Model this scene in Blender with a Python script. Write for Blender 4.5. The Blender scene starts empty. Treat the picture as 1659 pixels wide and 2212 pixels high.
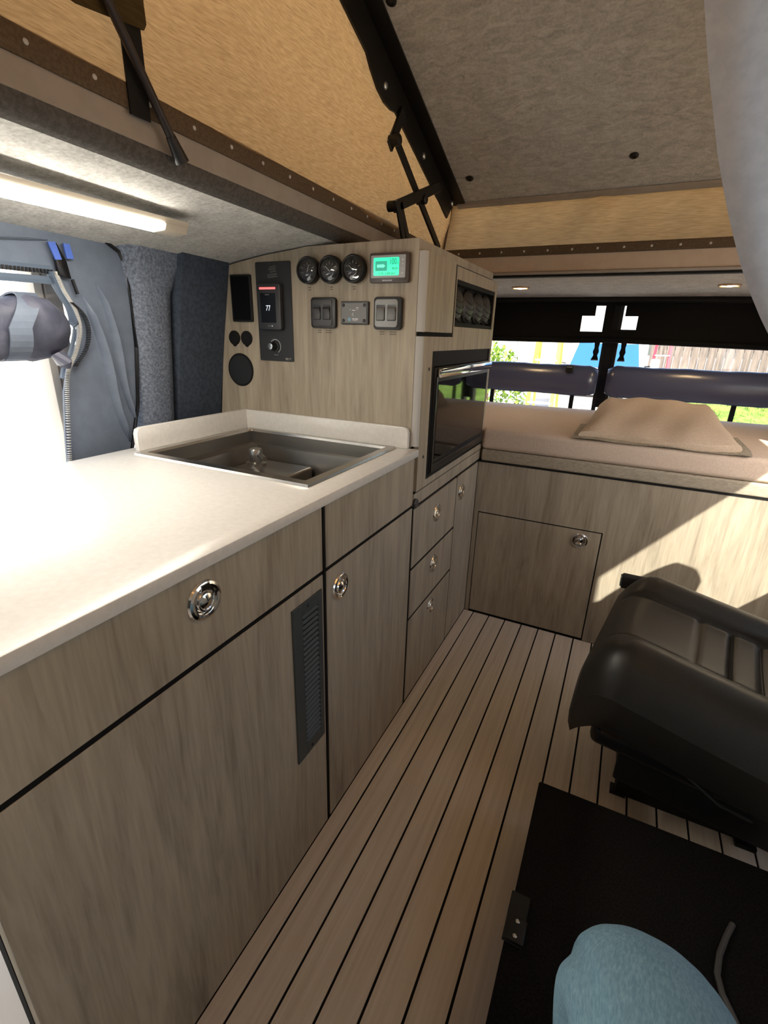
import bpy, bmesh, math, random
from mathutils import Vector, Matrix
random.seed(7)
sc = bpy.context.scene
col = sc.collection
# ------------------------------------------------------------------ camera
cd = bpy.data.cameras.new('camera'); cam = bpy.data.objects.new('camera', cd); col.objects.link(cam)
cd.sensor_fit = 'HORIZONTAL'; cd.sensor_width = 36.0; cd.lens = 36.0 * 1038.756 / 1659.0
cd.clip_start = 0.02; cd.clip_end = 300
r_ = Vector((0.89550857, 0.44426896, 0.02625824)); d_ = Vector((0.17594831, -0.29922806, -0.93781915)); f_ = Vector((-0.40878673, 0.84444518, -0.34612967))
m = Matrix((r_, -d_, -f_)).transposed().to_4x4(); m.translation = Vector((0.506, 0.0, 1.2))
cam.matrix_world = m
sc.camera = cam
# ------------------------------------------------------------------ world, sun, exposure
sun_dir = Vector((-1.0, 1.2, -1.17)).normalized()
w = bpy.data.worlds.new('sky'); sc.world = w; w.use_nodes = True
nt = w.node_tree; bg = nt.nodes['Background']
sky = nt.nodes.new('ShaderNodeTexSky'); sky.sky_type = 'NISHITA'; sky.sun_disc = False
sky.sun_elevation = math.asin(-sun_dir.z); sky.sun_rotation = math.atan2(-sun_dir.x, -sun_dir.y)
sky.air_density = 1.0; sky.dust_density = 2.5; sky.ozone_density = 1.0
nt.links.new(sky.outputs[0], bg.inputs[0]); bg.inputs[1].default_value = 0.55
sl = bpy.data.lights.new('sun', 'SUN'); sl.energy = 11.0; sl.angle = math.radians(0.55); sl.color = (1.0, 0.97, 0.84)
so = bpy.data.objects.new('sun', sl); col.objects.link(so); so.rotation_euler = sun_dir.to_track_quat('-Z', 'Y').to_euler(); so.location = (6, -6, 8)
vs = sc.view_settings
vs.view_transform = 'Standard'; vs.look = 'None'; vs.exposure = 0.30; vs.gamma = 1.0; vs.use_curve_mapping = False

# ------------------------------------------------------------------ helpers
def V3(a): return Vector(a)
ORI = {}
class MB:
    def __init__(s): s.v = []; s.f = []
    def add(s, vs_, fs_):
        o = len(s.v); s.v += [tuple(p) for p in vs_]; s.f += [tuple(i + o for i in f) for f in fs_]; return s
    def box(s, x0, x1, y0, y1, z0, z1):
        return s.add([(x0,y0,z0),(x1,y0,z0),(x1,y1,z0),(x0,y1,z0),(x0,y0,z1),(x1,y0,z1),(x1,y1,z1),(x0,y1,z1)],
                     [(0,3,2,1),(4,5,6,7),(0,1,5,4),(1,2,6,5),(2,3,7,6),(3,0,4,7)])
    def prism(s, poly, ax, a, b):
        n = len(poly)
        def P(p, t): return {'x': (t, p[0], p[1]), 'y': (p[0], t, p[1]), 'z': (p[0], p[1], t)}[ax]
        return s.add([P(p, a) for p in poly] + [P(p, b) for p in poly],
                     [tuple(range(n)), tuple(range(2*n-1, n-1, -1))] + [(i, i+n, (i+1) % n + n, (i+1) % n) for i in range(n)])
    def rings(s, rings, cap=True, closed=False):
        n = len(rings[0]); vs_ = [p for r in rings for p in r]; fs_ = []
        k = len(rings)
        for i in range(k if closed else k-1):
            j = (i+1) % k
            for t in range(n): fs_.append((i*n+t, i*n+(t+1) % n, j*n+(t+1) % n, j*n+t))
        if cap and not closed: fs_ += [tuple(range(n-1, -1, -1)), tuple((k-1)*n+t for t in range(n))]
        return s.add(vs_, fs_)
    def tube(s, path, r, n=10, flat=None, cap=True):
        path = [V3(p) for p in path]; rs = []
        rr = r if isinstance(r, (list, tuple)) else [r]*len(path)
        up = Vector((0,0,1))
        for i, p in enumerate(path):
            t = (path[min(i+1, len(path)-1)] - path[max(i-1, 0)]).normalized()
            a = t.cross(up)
            if a.length < 1e-3: a = t.cross(Vector((1,0,0)))
            a.normalize(); b = t.cross(a).normalized()
            fl = flat or (1, 1)
            rs.append([p + a*(math.cos(q)*rr[i]*fl[0]) + b*(math.sin(q)*rr[i]*fl[1]) for q in [2*math.pi*k/n for k in range(n)]])
        return s.rings(rs, cap)
    def bar(s, p0, p1, w_, h_, up=(0,0,1)):
        p0, p1 = V3(p0), V3(p1); t = (p1-p0).normalized(); a = t.cross(V3(up))
        if a.length < 1e-3: a = t.cross(Vector((1,0,0)))
        a.normalize(); b = t.cross(a)
        return s.rings([[p + a*x*w_/2 + b*y*h_/2 for x, y in ((-1,-1),(1,-1),(1,1),(-1,1))] for p in (p0, p1)])
    def lathe(s, prof, c, ax, n=24):
        c = V3(c); A = V3(ax).normalized(); u = A.cross(Vector((0,0,1)))
        if u.length < 1e-3: u = Vector((1,0,0))
        u.normalize(); w2 = A.cross(u)
        return s.rings([[c + A*h + (u*math.cos(q) + w2*math.sin(q))*max(r, 1e-5) for q in [2*math.pi*k/n for k in range(n)]] for r, h in prof])
    def grid(s, fn, nu, nv):
        vs_ = [fn(i/nu, j/nv) for i in range(nu+1) for j in range(nv+1)]
        return s.add(vs_, [(i*(nv+1)+j, (i+1)*(nv+1)+j, (i+1)*(nv+1)+j+1, i*(nv+1)+j+1) for i in range(nu) for j in range(nv)])
    def build(s, name, mat, parent=None, bevel=0, seg=2, smooth=False, ang=35, recalc=True, local=False):
        me = bpy.data.meshes.new(name); o = ORI.get(parent, Vector()) if (parent and not local) else Vector()
        bm = bmesh.new(); vv = [bm.verts.new(V3(p) - o) for p in s.v]
        for f in s.f:
            try: bm.faces.new([vv[i] for i in f])
            except ValueError: pass
        if recalc: bmesh.ops.recalc_face_normals(bm, faces=bm.faces)
        if bevel:
            ed = [e for e in bm.edges if len(e.link_faces) == 2 and e.calc_face_angle(0) > math.radians(30)]
            bmesh.ops.bevel(bm, geom=ed, offset=bevel, segments=seg, profile=0.5, affect='EDGES', clamp_overlap=True)
        bm.to_mesh(me); bm.free()
        if smooth or bevel:
            me.shade_smooth(); me.set_sharp_from_angle(angle=math.radians(ang))
        me.materials.append(MAT[mat] if isinstance(mat, str) else mat)
        ob = bpy.data.objects.new(name, me); col.objects.link(ob)
        if parent: ob.parent = parent; ORI[ob] = ORI.get(parent, Vector())
        else: ORI[ob] = Vector()
        return ob
def rebase(ob, loc):
    """move a top-level mesh's origin to its base without moving the mesh"""
    loc = V3(loc); ob.data.transform(Matrix.Translation(-loc)); ob.location = loc; ORI[ob] = loc; return ob
def thing(name, label, cat, loc=(0,0,0), group=None):
    o = bpy.data.objects.new(name, None); col.objects.link(o); o.empty_display_size = 0.05
    o.location = loc; ORI[o] = V3(loc); tag(o, label, cat, group); return o
def tag(o, label, cat, group=None):
    o['label'] = label; o['category'] = cat
    if group: o['group'] = group
    return o
def struct(o, label=None):
    o['kind'] = 'structure'
    if label: o['label'] = label
    return o
def dup(ob, parent, loc, rot=(0,0,0)):
    c = ob.copy(); col.objects.link(c); c.parent = parent; c.location = V3(loc) - ORI.get(parent, Vector()); c.rotation_euler = rot
    return c
def rrect(cx, cy, w_, h_, r, n=5):
    pts = []
    for k, (sx, sy) in enumerate(((1,1),(-1,1),(-1,-1),(1,-1))):
        for i in range(n+1):
            a = math.pi/2*(k + i/n); pts.append((cx + sx*(w_/2-r) + r*math.cos(a), cy + sy*(h_/2-r) + r*math.sin(a)))
    return pts
def text(body, size, loc, mat, parent, align='CENTER', name='lettering', rot=(math.pi/2,0,0), sx=1.0):
    cu = bpy.data.curves.new('t', 'FONT'); cu.body = body; cu.size = size; cu.align_x = align; cu.align_y = 'CENTER'; cu.extrude = 0.0002
    t = bpy.data.objects.new('t', cu); col.objects.link(t)
    dg = bpy.context.evaluated_depsgraph_get()
    me = bpy.data.meshes.new_from_object(t.evaluated_get(dg)); me.name = name
    bpy.data.objects.remove(t); bpy.data.curves.remove(cu)
    me.transform(Matrix.Diagonal((sx, 1, 1, 1)))
    me.materials.clear(); me.materials.append(MAT[mat])
    o = bpy.data.objects.new(name, me); col.objects.link(o); o.parent = parent; o.location = V3(loc) - ORI.get(parent, Vector()); o.rotation_euler = rot
    return o

# ------------------------------------------------------------------ materials
MAT = {}
def sr(r, g, b):
    f = lambda c: ((c/255+0.055)/1.055)**2.4 if c/255 > 0.04045 else c/255/12.92
    return (f(r), f(g), f(b), 1)
def mk(name):
    ma = bpy.data.materials.new(name); ma.use_nodes = True; MAT[name] = ma
    return ma, ma.node_tree, ma.node_tree.nodes['Principled BSDF']
def simple(name, c, rough=0.5, metal=0.0, spec=0.5, coat=0, emit=None, es=0, bump=0, bscale=300):
    ma, t, p = mk(name)
    p.inputs['Base Color'].default_value = c; p.inputs['Roughness'].default_value = rough; p.inputs['Metallic'].default_value = metal
    p.inputs['Specular IOR Level'].default_value = spec
    if coat: p.inputs['Coat Weight'].default_value = coat; p.inputs['Coat Roughness'].default_value = 0.05
    if emit: p.inputs['Emission Color'].default_value = emit; p.inputs['Emission Strength'].default_value = es
    if bump:
        n = t.nodes.new('ShaderNodeTexNoise'); n.inputs['Scale'].default_value = bscale; n.inputs['Detail'].default_value = 3
        b = t.nodes.new('ShaderNodeBump'); b.inputs['Strength'].default_value = bump; b.inputs['Distance'].default_value = 0.002
        g = t.nodes.new('ShaderNodeNewGeometry'); t.links.new(g.outputs['Position'], n.inputs['Vector'])
        t.links.new(n.outputs['Fac'], b.inputs['Height']); t.links.new(b.outputs[0], p.inputs['Normal'])
    return ma
def noisy(name, stops, scale=(1,1,1), nscale=5, detail=6, dist=0.0, rough=0.6, bump=0.0, bdist=0.002, second=None, spec=0.4):
    """procedural colour: stretched noise through a ramp (world position), optional finer second noise"""
    ma, t, p = mk(name); L = t.links.new
    g = t.nodes.new('ShaderNodeNewGeometry'); oi = t.nodes.new('ShaderNodeObjectInfo')
    mp = t.nodes.new('ShaderNodeMapping'); mp.inputs['Scale'].default_value = scale
    L(g.outputs['Position'], mp.inputs['Vector'])
    n = t.nodes.new('ShaderNodeTexNoise'); n.inputs['Scale'].default_value = nscale; n.inputs['Detail'].default_value = detail; n.inputs['Distortion'].default_value = dist
    n.inputs['Roughness'].default_value = 0.6
    L(mp.outputs[0], n.inputs['Vector'])
    fac = n.outputs['Fac']
    if second:
        m2 = t.nodes.new('ShaderNodeMapping'); m2.inputs['Scale'].default_value = second[0]; L(g.outputs['Position'], m2.inputs['Vector'])
        n2 = t.nodes.new('ShaderNodeTexNoise'); n2.inputs['Scale'].default_value = second[1]; n2.inputs['Detail'].default_value = 4; n2.inputs['Distortion'].default_value = second[3] if len(second) > 3 else 0
        L(m2.outputs[0], n2.inputs['Vector'])
        mx = t.nodes.new('ShaderNodeMix'); mx.data_type = 'FLOAT'; mx.inputs[0].default_value = second[2]
        L(fac, mx.inputs[2]); L(n2.outputs['Fac'], mx.inputs[3]); fac = mx.outputs[0]
    cr = t.nodes.new('ShaderNodeValToRGB'); e = cr.color_ramp.elements
    while len(e) < len(stops): e.new(0.5)
    for k, (pos, c) in enumerate(stops): e[k].position = pos; e[k].color = c
    L(fac, cr.inputs[0]); L(cr.outputs[0], p.inputs['Base Color'])
    p.inputs['Roughness'].default_value = rough; p.inputs['Specular IOR Level'].default_value = spec
    if bump:
        b = t.nodes.new('ShaderNodeBump'); b.inputs['Strength'].default_value = bump; b.inputs['Distance'].default_value = bdist
        L(fac, b.inputs['Height']); L(b.outputs[0], p.inputs['Normal'])
    return ma
noisy('wood', [(0.30, sr(126,115,101)), (0.46, sr(156,145,128)), (0.55, sr(166,155,137)), (0.72, sr(181,169,151))], (8,8,0.8), 2.2, 7, 1.3, 0.55, 0.08, 0.001, ((75,75,4.5), 2.0, 0.34, 0.4))
noisy('plank_wood', [(0.32, sr(206,192,175)), (0.52, sr(216,203,187)), (0.7, sr(224,212,197))], (40,1.2,40), 2.0, 6, 0.6, 0.5, 0.05, 0.001)
noisy('felt_grey', [(0.35, sr(168,167,163)), (0.5, sr(194,193,189)), (0.65, sr(214,213,209))], (1,1,1), 120, 4, 0.3, 0.95, 0.6, 0.004, ((1,1,1), 22, 0.35), 0.1)
noisy('felt_skylit', [(0.36, sr(88,95,108)), (0.5, sr(106,114,128)), (0.64, sr(126,134,149))], (1,1,1), 150, 4, 0.3, 0.95, 0.6, 0.004, None, 0.1)  # felt tinted blue to carry the cool outdoor light on the pillar
noisy('felt_dark', [(0.36, sr(78,75,72)), (0.5, sr(88,85,82)), (0.66, sr(98,95,91))], (1,1,1), 140, 4, 0.3, 0.95, 0.6, 0.004, None, 0.1)
noisy('roof_felt', [(0.34, sr(160,157,151)), (0.5, sr(184,181,174)), (0.66, sr(206,203,196))], (1,2.2,1), 22, 6, 1.2, 0.95, 0.5, 0.006, ((1,1,1), 160, 0.35), 0.1)
noisy('quartz', [(0.3, sr(211,208,203)), (0.5, sr(217,214,209)), (0.7, sr(223,220,215))], (1,1,1), 90, 6, 0.4, 0.28, 0, 0, None, 0.5)
noisy('slate', [(0.4, sr(58,66,78)), (0.6, sr(70,79,92))], (1,1,1), 90, 3, 0, 0.85, 0.2, 0.001, None, 0.2)
noisy('screen_cloth', [(0.4, sr(98,108,124)), (0.6, sr(104,114,130))], (1,1,1), 30, 4, 0, 0.6, 0.15, 0.002, None, 0.35)
noisy('roll_cloth', [(0.4, sr(66,69,84)), (0.6, sr(88,90,106))], (1,1,1), 14, 4, 0.5, 0.5, 0.3, 0.006, None, 0.4)
noisy('sheet', [(0.4, sr(205,185,168)), (0.6, sr(216,197,181))], (1,1,1), 240, 3, 0, 0.9, 0.25, 0.001, None, 0.15)
noisy('blanket', [(0.38, sr(186,166,146)), (0.62, sr(206,186,166))], (1,1,1), 260, 3, 0, 0.92, 0.3, 0.0015, ((30,200,200), 2, 0.4), 0.15)
noisy('bed_linen', [(0.38, sr(150,140,124)), (0.62, sr(176,166,150))], (40,40,300), 2, 3, 0, 0.92, 0.3, 0.0015, None, 0.15)
noisy('leather', [(0.4, sr(26,25,23)), (0.6, sr(33,32,29))], (1,1,1), 380, 3, 0, 0.40, 0.25, 0.0006, None, 0.5)
noisy('denim', [(0.36, sr(96,130,150)), (0.5, sr(112,147,166)), (0.64, sr(128,162,180))], (1,0.3,1), 420, 3, 0.3, 0.85, 0.3, 0.001, ((1,1,1), 9, 0.4), 0.2)
noisy('curtain_cloth', [(0.4, sr(168,179,198)), (0.6, sr(176,187,205))], (1,1,1), 60, 3, 0, 0.8, 0.1, 0.001, None, 0.2)
noisy('taupe_paint', [(0.4, sr(150,142,134)), (0.6, sr(156,148,140))], (1,1,1), 30, 3, 0, 0.45, 0, 0, None, 0.4)
noisy('taupe_lit', [(0.4, sr(186,166,146)), (0.6, sr(192,172,152))], (1,1,1), 30, 3, 0, 0.45, 0, 0, None, 0.4)  # taupe paint lightened and warmed, the header's warm light put into its colour
noisy('brown_band', [(0.4, sr(84,70,54)), (0.6, sr(98,83,65))], (1,1,1), 200, 3, 0, 0.8, 0.2, 0.001, None, 0.2)
noisy('black_carpet', [(0.4, sr(18,17,16)), (0.6, sr(30,28,26))], (1,1,1), 260, 3, 0, 0.9, 0.3, 0.002, None, 0.1)
noisy('concrete', [(0.35, sr(176,173,167)), (0.65, sr(200,197,190))], (1,1,1), 1.4, 6, 0, 0.9)
noisy('stucco', [(0.4, sr(232,230,224)), (0.6, sr(242,240,236))], (1,1,1), 3, 5, 0, 0.9)
noisy('stucco_grey', [(0.4, sr(168,170,176)), (0.6, sr(184,186,191))], (1,1,1), 3, 5, 0, 0.9)
noisy('fence_wood', [(0.35, sr(84,76,72)), (0.65, sr(122,110,104))], (6,6,0.6), 3, 5, 0.5, 0.85)
noisy('leaf', [(0.35, sr(74,108,30)), (0.65, sr(140,172,58))], (1,1,1), 6, 3, 0, 0.7)
noisy('grass', [(0.35, sr(86,118,44)), (0.65, sr(132,160,70))], (1,1,1), 7, 4, 0, 0.9)
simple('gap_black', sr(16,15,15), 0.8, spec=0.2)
simple('carcass', sr(58,52,46), 0.7)
simple('black_plastic', sr(20,20,22), 0.42)
simple('black_matte', sr(17,17,18), 0.7, spec=0.3)
simple('black_paint', sr(15,15,15), 0.5, spec=0.4)
simple('dark_grey_plastic', sr(62,62,64), 0.45)
simple('vent_grey', sr(52,52,52), 0.45)
simple('mid_grey_plastic', sr(112,112,112), 0.45)
simple('light_grey_plastic', sr(150,152,152), 0.35)
simple('chrome', (0.86, 0.86, 0.87, 1), 0.10, 1.0)
simple('steel', sr(150,146,140), 0.33, 1.0)
simple('steel_rim', sr(176,172,166), 0.25, 1.0)
simple('edge_silver', sr(186,184,180), 0.35)
simple('black_glass', (0.004,0.004,0.005,1), 0.04, spec=0.6)
simple('display_black', (0.006,0.008,0.012,1), 0.2)
simple('white_print', sr(225,225,225), 0.5)
simple('grey_print', sr(128,126,120), 0.6)
simple('dark_print', sr(92,82,70), 0.7)
simple('blue_print', sr(120,168,186), 0.5)
simple('grille_paint', sr(58,66,68), 0.45, bump=0.2, bscale=500)
simple('grille_dark', sr(6,8,10), 0.9, spec=0.1)
simple('blue_tape', sr(72,104,190), 0.5)
simple('zip_tape', sr(80,94,112), 0.7)
simple('zip_black', sr(14,14,18), 0.25)
simple('blind_black', sr(9,9,10), 0.8, spec=0.2)
simple('cover_navy', sr(72,78,108), 0.26, spec=0.8)
simple('cream_frame', sr(206,196,180), 0.5)
simple('truck_white', sr(222,222,222), 0.25, coat=0.5)
simple('tyre', sr(25,25,25), 0.8)
simple('windscreen', sr(44,92,150), 0.08, spec=0.8)  # blue reflection on the glass put into its base colour
simple('ladder_red', sr(200,40,60), 0.5)
simple('ladder_yellow', sr(226,190,60), 0.5)
simple('aluminium', sr(190,195,200), 0.35, 1.0)
simple('branch', sr(80,62,44), 0.9)
simple('lens_red', sr(160,50,30), 0.3)
simple('shoe', sr(60,52,46), 0.7)
simple('cable_grey', sr(70,68,66), 0.6)
simple('led_tube', (1,1,1,1), 0.4, emit=(1.0,0.93,0.81,1), es=44)
simple('spot_lens', (1,1,1,1), 0.4, emit=(1.0,0.70,0.36,1), es=70)
simple('spot_ring', sr(190,150,110), 0.3, 0.6)
simple('lcd_green', (0.0,0.6,0.3,1), 0.3, emit=(0.0,0.78,0.42,1), es=0.85)
simple('lcd_ink', (0.0,0.16,0.09,1), 0.5, emit=(0.0,0.25,0.14,1), es=0.6)
simple('lcd_pale', (0.1,0.7,0.5,1), 0.5, emit=(0.16,0.72,0.5,1), es=0.85)
simple('red_light', (0.9,0.2,0.2,1), 0.4, emit=(1.0,0.13,0.13,1), es=1.1)
simple('screen_white', (0.8,0.85,0.9,1), 0.4, emit=(0.75,0.85,0.95,1), es=0.55)
# translucent canvas
def canvas(name, c1, c2, k):
    ma, t, p = mk(name); L = t.links.new
    out = t.nodes['Material Output']
    g = t.nodes.new('ShaderNodeNewGeometry'); mp = t.nodes.new('ShaderNodeMapping'); mp.inputs['Scale'].default_value = (10, 20, 190); L(g.outputs['Position'], mp.inputs['Vector'])
    mp.inputs['Rotation'].default_value = (0.35, 0, 0)
    n = t.nodes.new('ShaderNodeTexNoise'); n.inputs['Scale'].default_value = 2.4; n.inputs['Detail'].default_value = 6; L(mp.outputs[0], n.inputs['Vector'])
    cr = t.nodes.new('ShaderNodeValToRGB'); cr.color_ramp.elements[0].position = 0.30; cr.color_ramp.elements[1].position = 0.72
    cr.color_ramp.elements[0].color = c1; cr.color_ramp.elements[1].color = c2; L(n.outputs['Fac'], cr.inputs[0])
    df = t.nodes.new('ShaderNodeBsdfDiffuse'); tr = t.nodes.new('ShaderNodeBsdfTranslucent'); mx = t.nodes.new('ShaderNodeMixShader'); mx.inputs[0].default_value = k
    L(cr.outputs[0], df.inputs[0]); L(cr.outputs[0], tr.inputs[0]); L(df.outputs[0], mx.inputs[1]); L(tr.outputs[0], mx.inputs[2]); L(mx.outputs[0], out.inputs[0])
canvas('canvas', sr(142,108,68), sr(174,136,89), 0.5)
canvas('fill_cloth', sr(190,196,206), sr(200,206,216), 0.6)  # cloth for the added soft fill at the cab window
canvas('canvas_flap', sr(74,62,42), sr(92,78,54), 0.2)
def glass(name, a):
    ma, t, p = mk(name); L = t.links.new
    tr = t.nodes.new('ShaderNodeBsdfTransparent'); gl = t.nodes.new('ShaderNodeBsdfGlossy'); gl.inputs['Roughness'].default_value = 0.03
    mx = t.nodes.new('ShaderNodeMixShader'); mx.inputs[0].default_value = a
    L(tr.outputs[0], mx.inputs[1]); L(gl.outputs[0], mx.inputs[2]); L(mx.outputs[0], t.nodes['Material Output'].inputs[0])
glass('clear_glass', 0.06)
glass('gauge_glass', 0.08)

# =================================================================== SETTING
FL = -1.6          # front end of the van body
RX = 1.44          # right wall
YP = 1.237         # control panel plane
YB = 1.94          # bed front plane
# floor: black base with separate planks
fb = MB().box(-0.7, RX, FL, 2.9, -0.05, -0.004).build('floor', 'gap_black'); struct(fb)
xs = [0.0] + [0.0449 + 0.0734*k for k in range(19)] + [RX]
for a, b in zip(xs[:-1], xs[1:]):
    lo = a + (0.0028 if a > 0 else 0.0005); hi = min(b, RX) - 0.0028
    if hi - lo < 0.01: continue
    MB().box(lo, hi, FL + 0.02, YB - 0.003, -0.004, 0.0).build('plank', 'plank_wood', fb)
# left wall: profile x(z)
def wx(z): return -0.631 - 0.187*(1.391 - z)
wl = MB().prism([(-0.80,-0.05),(-0.74,-0.05),(-0.74,1.46),(-0.80,1.46)], 'y', 1.02, 2.9).build('wall_left', 'slate'); struct(wl, 'slate grey van side wall behind the felt pillar')
# felt pillar, flared at its top
rings = []
for k in range(13):
    z = 0.86 + (1.43-0.86)*k/12; fl = max(0, (z-1.27)/0.16)**2
    y0, y1 = 0.925 - 0.03*fl, 1.045 + 0.02*(z-0.9) + 0.13*fl
    xi = -0.655 - 0.10*(1.43-z) + 0.015*fl
    rings.append([(-0.76,y0,z),(xi-0.03,y0,z),(xi-0.008,y0+0.012,z),(xi,y0+0.04,z),(xi,y1-0.035,z),(xi-0.008,y1-0.01,z),(xi-0.03,y1,z),(-0.76,y1,z)])
MB().rings(rings).build('pillar', 'felt_skylit', wl, smooth=True, ang=50)
MB().box(-0.80,-0.74, -0.45, 1.02, 1.43, 1.5).build('door_header', 'felt_grey', wl)
# curved slate recess panel between pillar and control panel
MB().prism([(wx(0.88)-0.005,0.86),(wx(1.0)-0.004,1.0),(wx(1.2)-0.004,1.2),(wx(1.41),1.41),(-0.74,1.43),(-0.74,0.86)], 'y', 1.06, YP-0.001).build('recess_panel', 'slate', wl, smooth=True, ang=40)
# right wall with window openings
WZ0, WZ1 = 0.79, 1.45
wr = MB()
wr.box(RX, RX+0.05, FL, 2.9, -0.05, WZ0); wr.box(RX, RX+0.05, FL, 2.9, WZ1, 1.52)
for a, b in ((FL,-1.4),(-0.3,0.78),(1.85,2.9)): wr.box(RX, RX+0.05, a, b, WZ0, WZ1)
wr = wr.build('wall_right', 'felt_grey'); struct(wr)
for k, (a, b) in enumerate(((0.78,1.85),(-1.4,-0.3))):
    f = MB()
    f.box(RX-0.012,RX+0.055,a-0.0,a+0.012,WZ0,WZ1); f.box(RX-0.012,RX+0.055,b-0.012,b,WZ0,WZ1); f.box(RX-0.012,RX+0.055,a,b,WZ0,WZ0+0.01); f.box(RX-0.012,RX+0.055,a,b,WZ1-0.002,WZ1)
    fo = struct(f.build('window_%d' % (k+2), 'black_plastic'))
    MB().box(RX+0.03,RX+0.034,a+0.012,b-0.012,WZ0+0.01,WZ1-0.002).build('pane', 'clear_glass', fo)
    if k == 1: MB().grid(lambda u, v: (RX+0.005+0.004*math.sin(u*40), a+0.012+(b-a-0.024)*u, WZ0+0.012+(WZ1-WZ0-0.016)*v), 60, 2).build('fill_diffuser', 'fill_cloth', fo)  # unseen cloth added over the cab window, soft fill for the cabinets
# front of the cab, windscreen opening walled up to cut the light
wf = MB(); wf.box(-0.8, RX+0.05, FL-0.05, FL, -0.05, 0.82); wf.box(-0.8, RX+0.05, FL-0.05, FL, 1.42, 1.55); wf.box(-0.8,RX+0.05,FL-0.05,FL,0.82,1.42)
struct(wf.build('wall_front', 'felt_dark'))
wc = MB(); wc.box(-0.80,-0.74,FL,-0.45,-0.05,0.82); wc.box(-0.80,-0.74,FL,-0.45,1.4,1.5); wc.box(-0.8,-0.74,-0.55,-0.45,0.82,1.4); wc.box(-0.8,-0.74,FL,FL+0.15,0.82,1.4)
struct(wc.build('wall_cab', 'felt_dark'))
# rear wall (doors) with window opening
re_ = MB(); re_.box(-0.8, RX+0.05, 2.9, 2.95, -0.05, 0.83); re_.box(-0.8, RX+0.05, 2.9, 2.95, 1.41, 1.5); re_.box(-0.8,-0.72,2.9,2.95,0.83,1.41); re_.box(1.40,RX+0.05,2.9,2.95,0.83,1.41)
rw = re_.build('wall_rear', 'felt_dark'); struct(rw)
wn = MB()
for a, b in ((-0.72,0.365),(0.40,1.40)):
    wn.box(a,a+0.02,2.895,2.955,0.83,1.41); wn.box(b-0.02,b,2.895,2.955,0.83,1.41)
wn = struct(wn.build('window_1', 'black_plastic'))
for a, b in ((-0.70,0.345),(0.42,1.38)): MB().box(a,b,2.92,2.925,0.83,1.41).build('pane', 'clear_glass', wn)
# soffits around the pop-top opening
def zs(y): return -0.02*(y-1.24)      # the roof edge climbs slightly towards the cab
OX0, OX1, OY0, OY1 = -0.24, 1.0, -0.9, 2.0
prof = [(-0.80,1.37),(-0.64,1.388),(-0.61,1.394),(-0.50,1.410),(-0.39,1.420),(-0.31,1.427),(-0.275,1.432)]
sp = MB(); ys = [FL + (2.9-FL)*k/24 for k in range(25)]
sp.rings([[(x,y,z+zs(y)) for x, z in prof] + [(x,y,z+0.012+zs(y)) for x, z in reversed(prof)] for y in ys])
ce_l = struct(sp.build('ceiling', 'felt_grey', smooth=True, ang=40), 'pale grey felt soffit under the left roof edge')
lip = [(-0.278,1.432),(-0.262,1.434),(-0.25,1.440),(-0.243,1.450),(-0.241,1.462),(-0.262,1.462),(-0.278,1.445)]
MB().rings([[(x,y,z+zs(y)) for x, z in lip] for y in [OY0 + (OY1-OY0)*k/20 for k in range(21)]]).build('felt_edge', 'felt_dark', ce_l, smooth=True, ang=60)
# taupe metal coaming round the opening + brown band with rivets
tr1 = MB()
tr1.rings([[(x,y,z+zs(y)) for x, z in ((-0.246,1.458),(-0.240,1.458),(-0.240,1.512),(-0.246,1.512))] for y in (OY0,OY1)])
tr1 = struct(tr1.build('trim_1', 'taupe_paint'), 'taupe metal edge along the left of the roof opening')
MB().rings([[(x,y,z+zs(y)) for x, z in ((-0.240,1.495),(-0.2365,1.495),(-0.2345,1.500),(-0.2345,1.522),(-0.2365,1.527),(-0.240,1.527))] for y in [OY0+(OY1-0.003-OY0)*k/30 for k in range(31)]]).build('fixing_band', 'brown_band', tr1, smooth=True)
for y in [0.30+0.089*k for k in range(20)]:
    if y < 1.97: MB().lathe([(0.0035,0),(0.0035,0.0008),(0.002,0.002),(0.0,0.0022)], (-0.2345,y,1.512+zs(y)), (1,0,0), 10).build('rivet', 'edge_silver', tr1)
tr2 = MB().box(OX0,OX1,OY1,OY1+0.006,1.432,1.505)
tr2 = struct(tr2.build('trim_2', 'taupe_lit'), 'taupe header board across the rear of the roof opening')
MB().rings([[(x,OY1-d,z) for d, z in ((0,1.484),(0.004,1.484),(0.006,1.488),(0.006,1.510),(0.004,1.514),(0,1.514))] for x in (OX0+0.004,OX1)]).build('fixing_band', 'brown_band', tr2)
for x in [-0.17+0.083*k for k in range(14)]:
    MB().lathe([(0.004,0),(0.004,0.0008),(0.002,0.002),(0.0,0.0022)], (x,OY1-0.006,1.498), (0,-1,0), 10).build('rivet', 'edge_silver', tr2)
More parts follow.
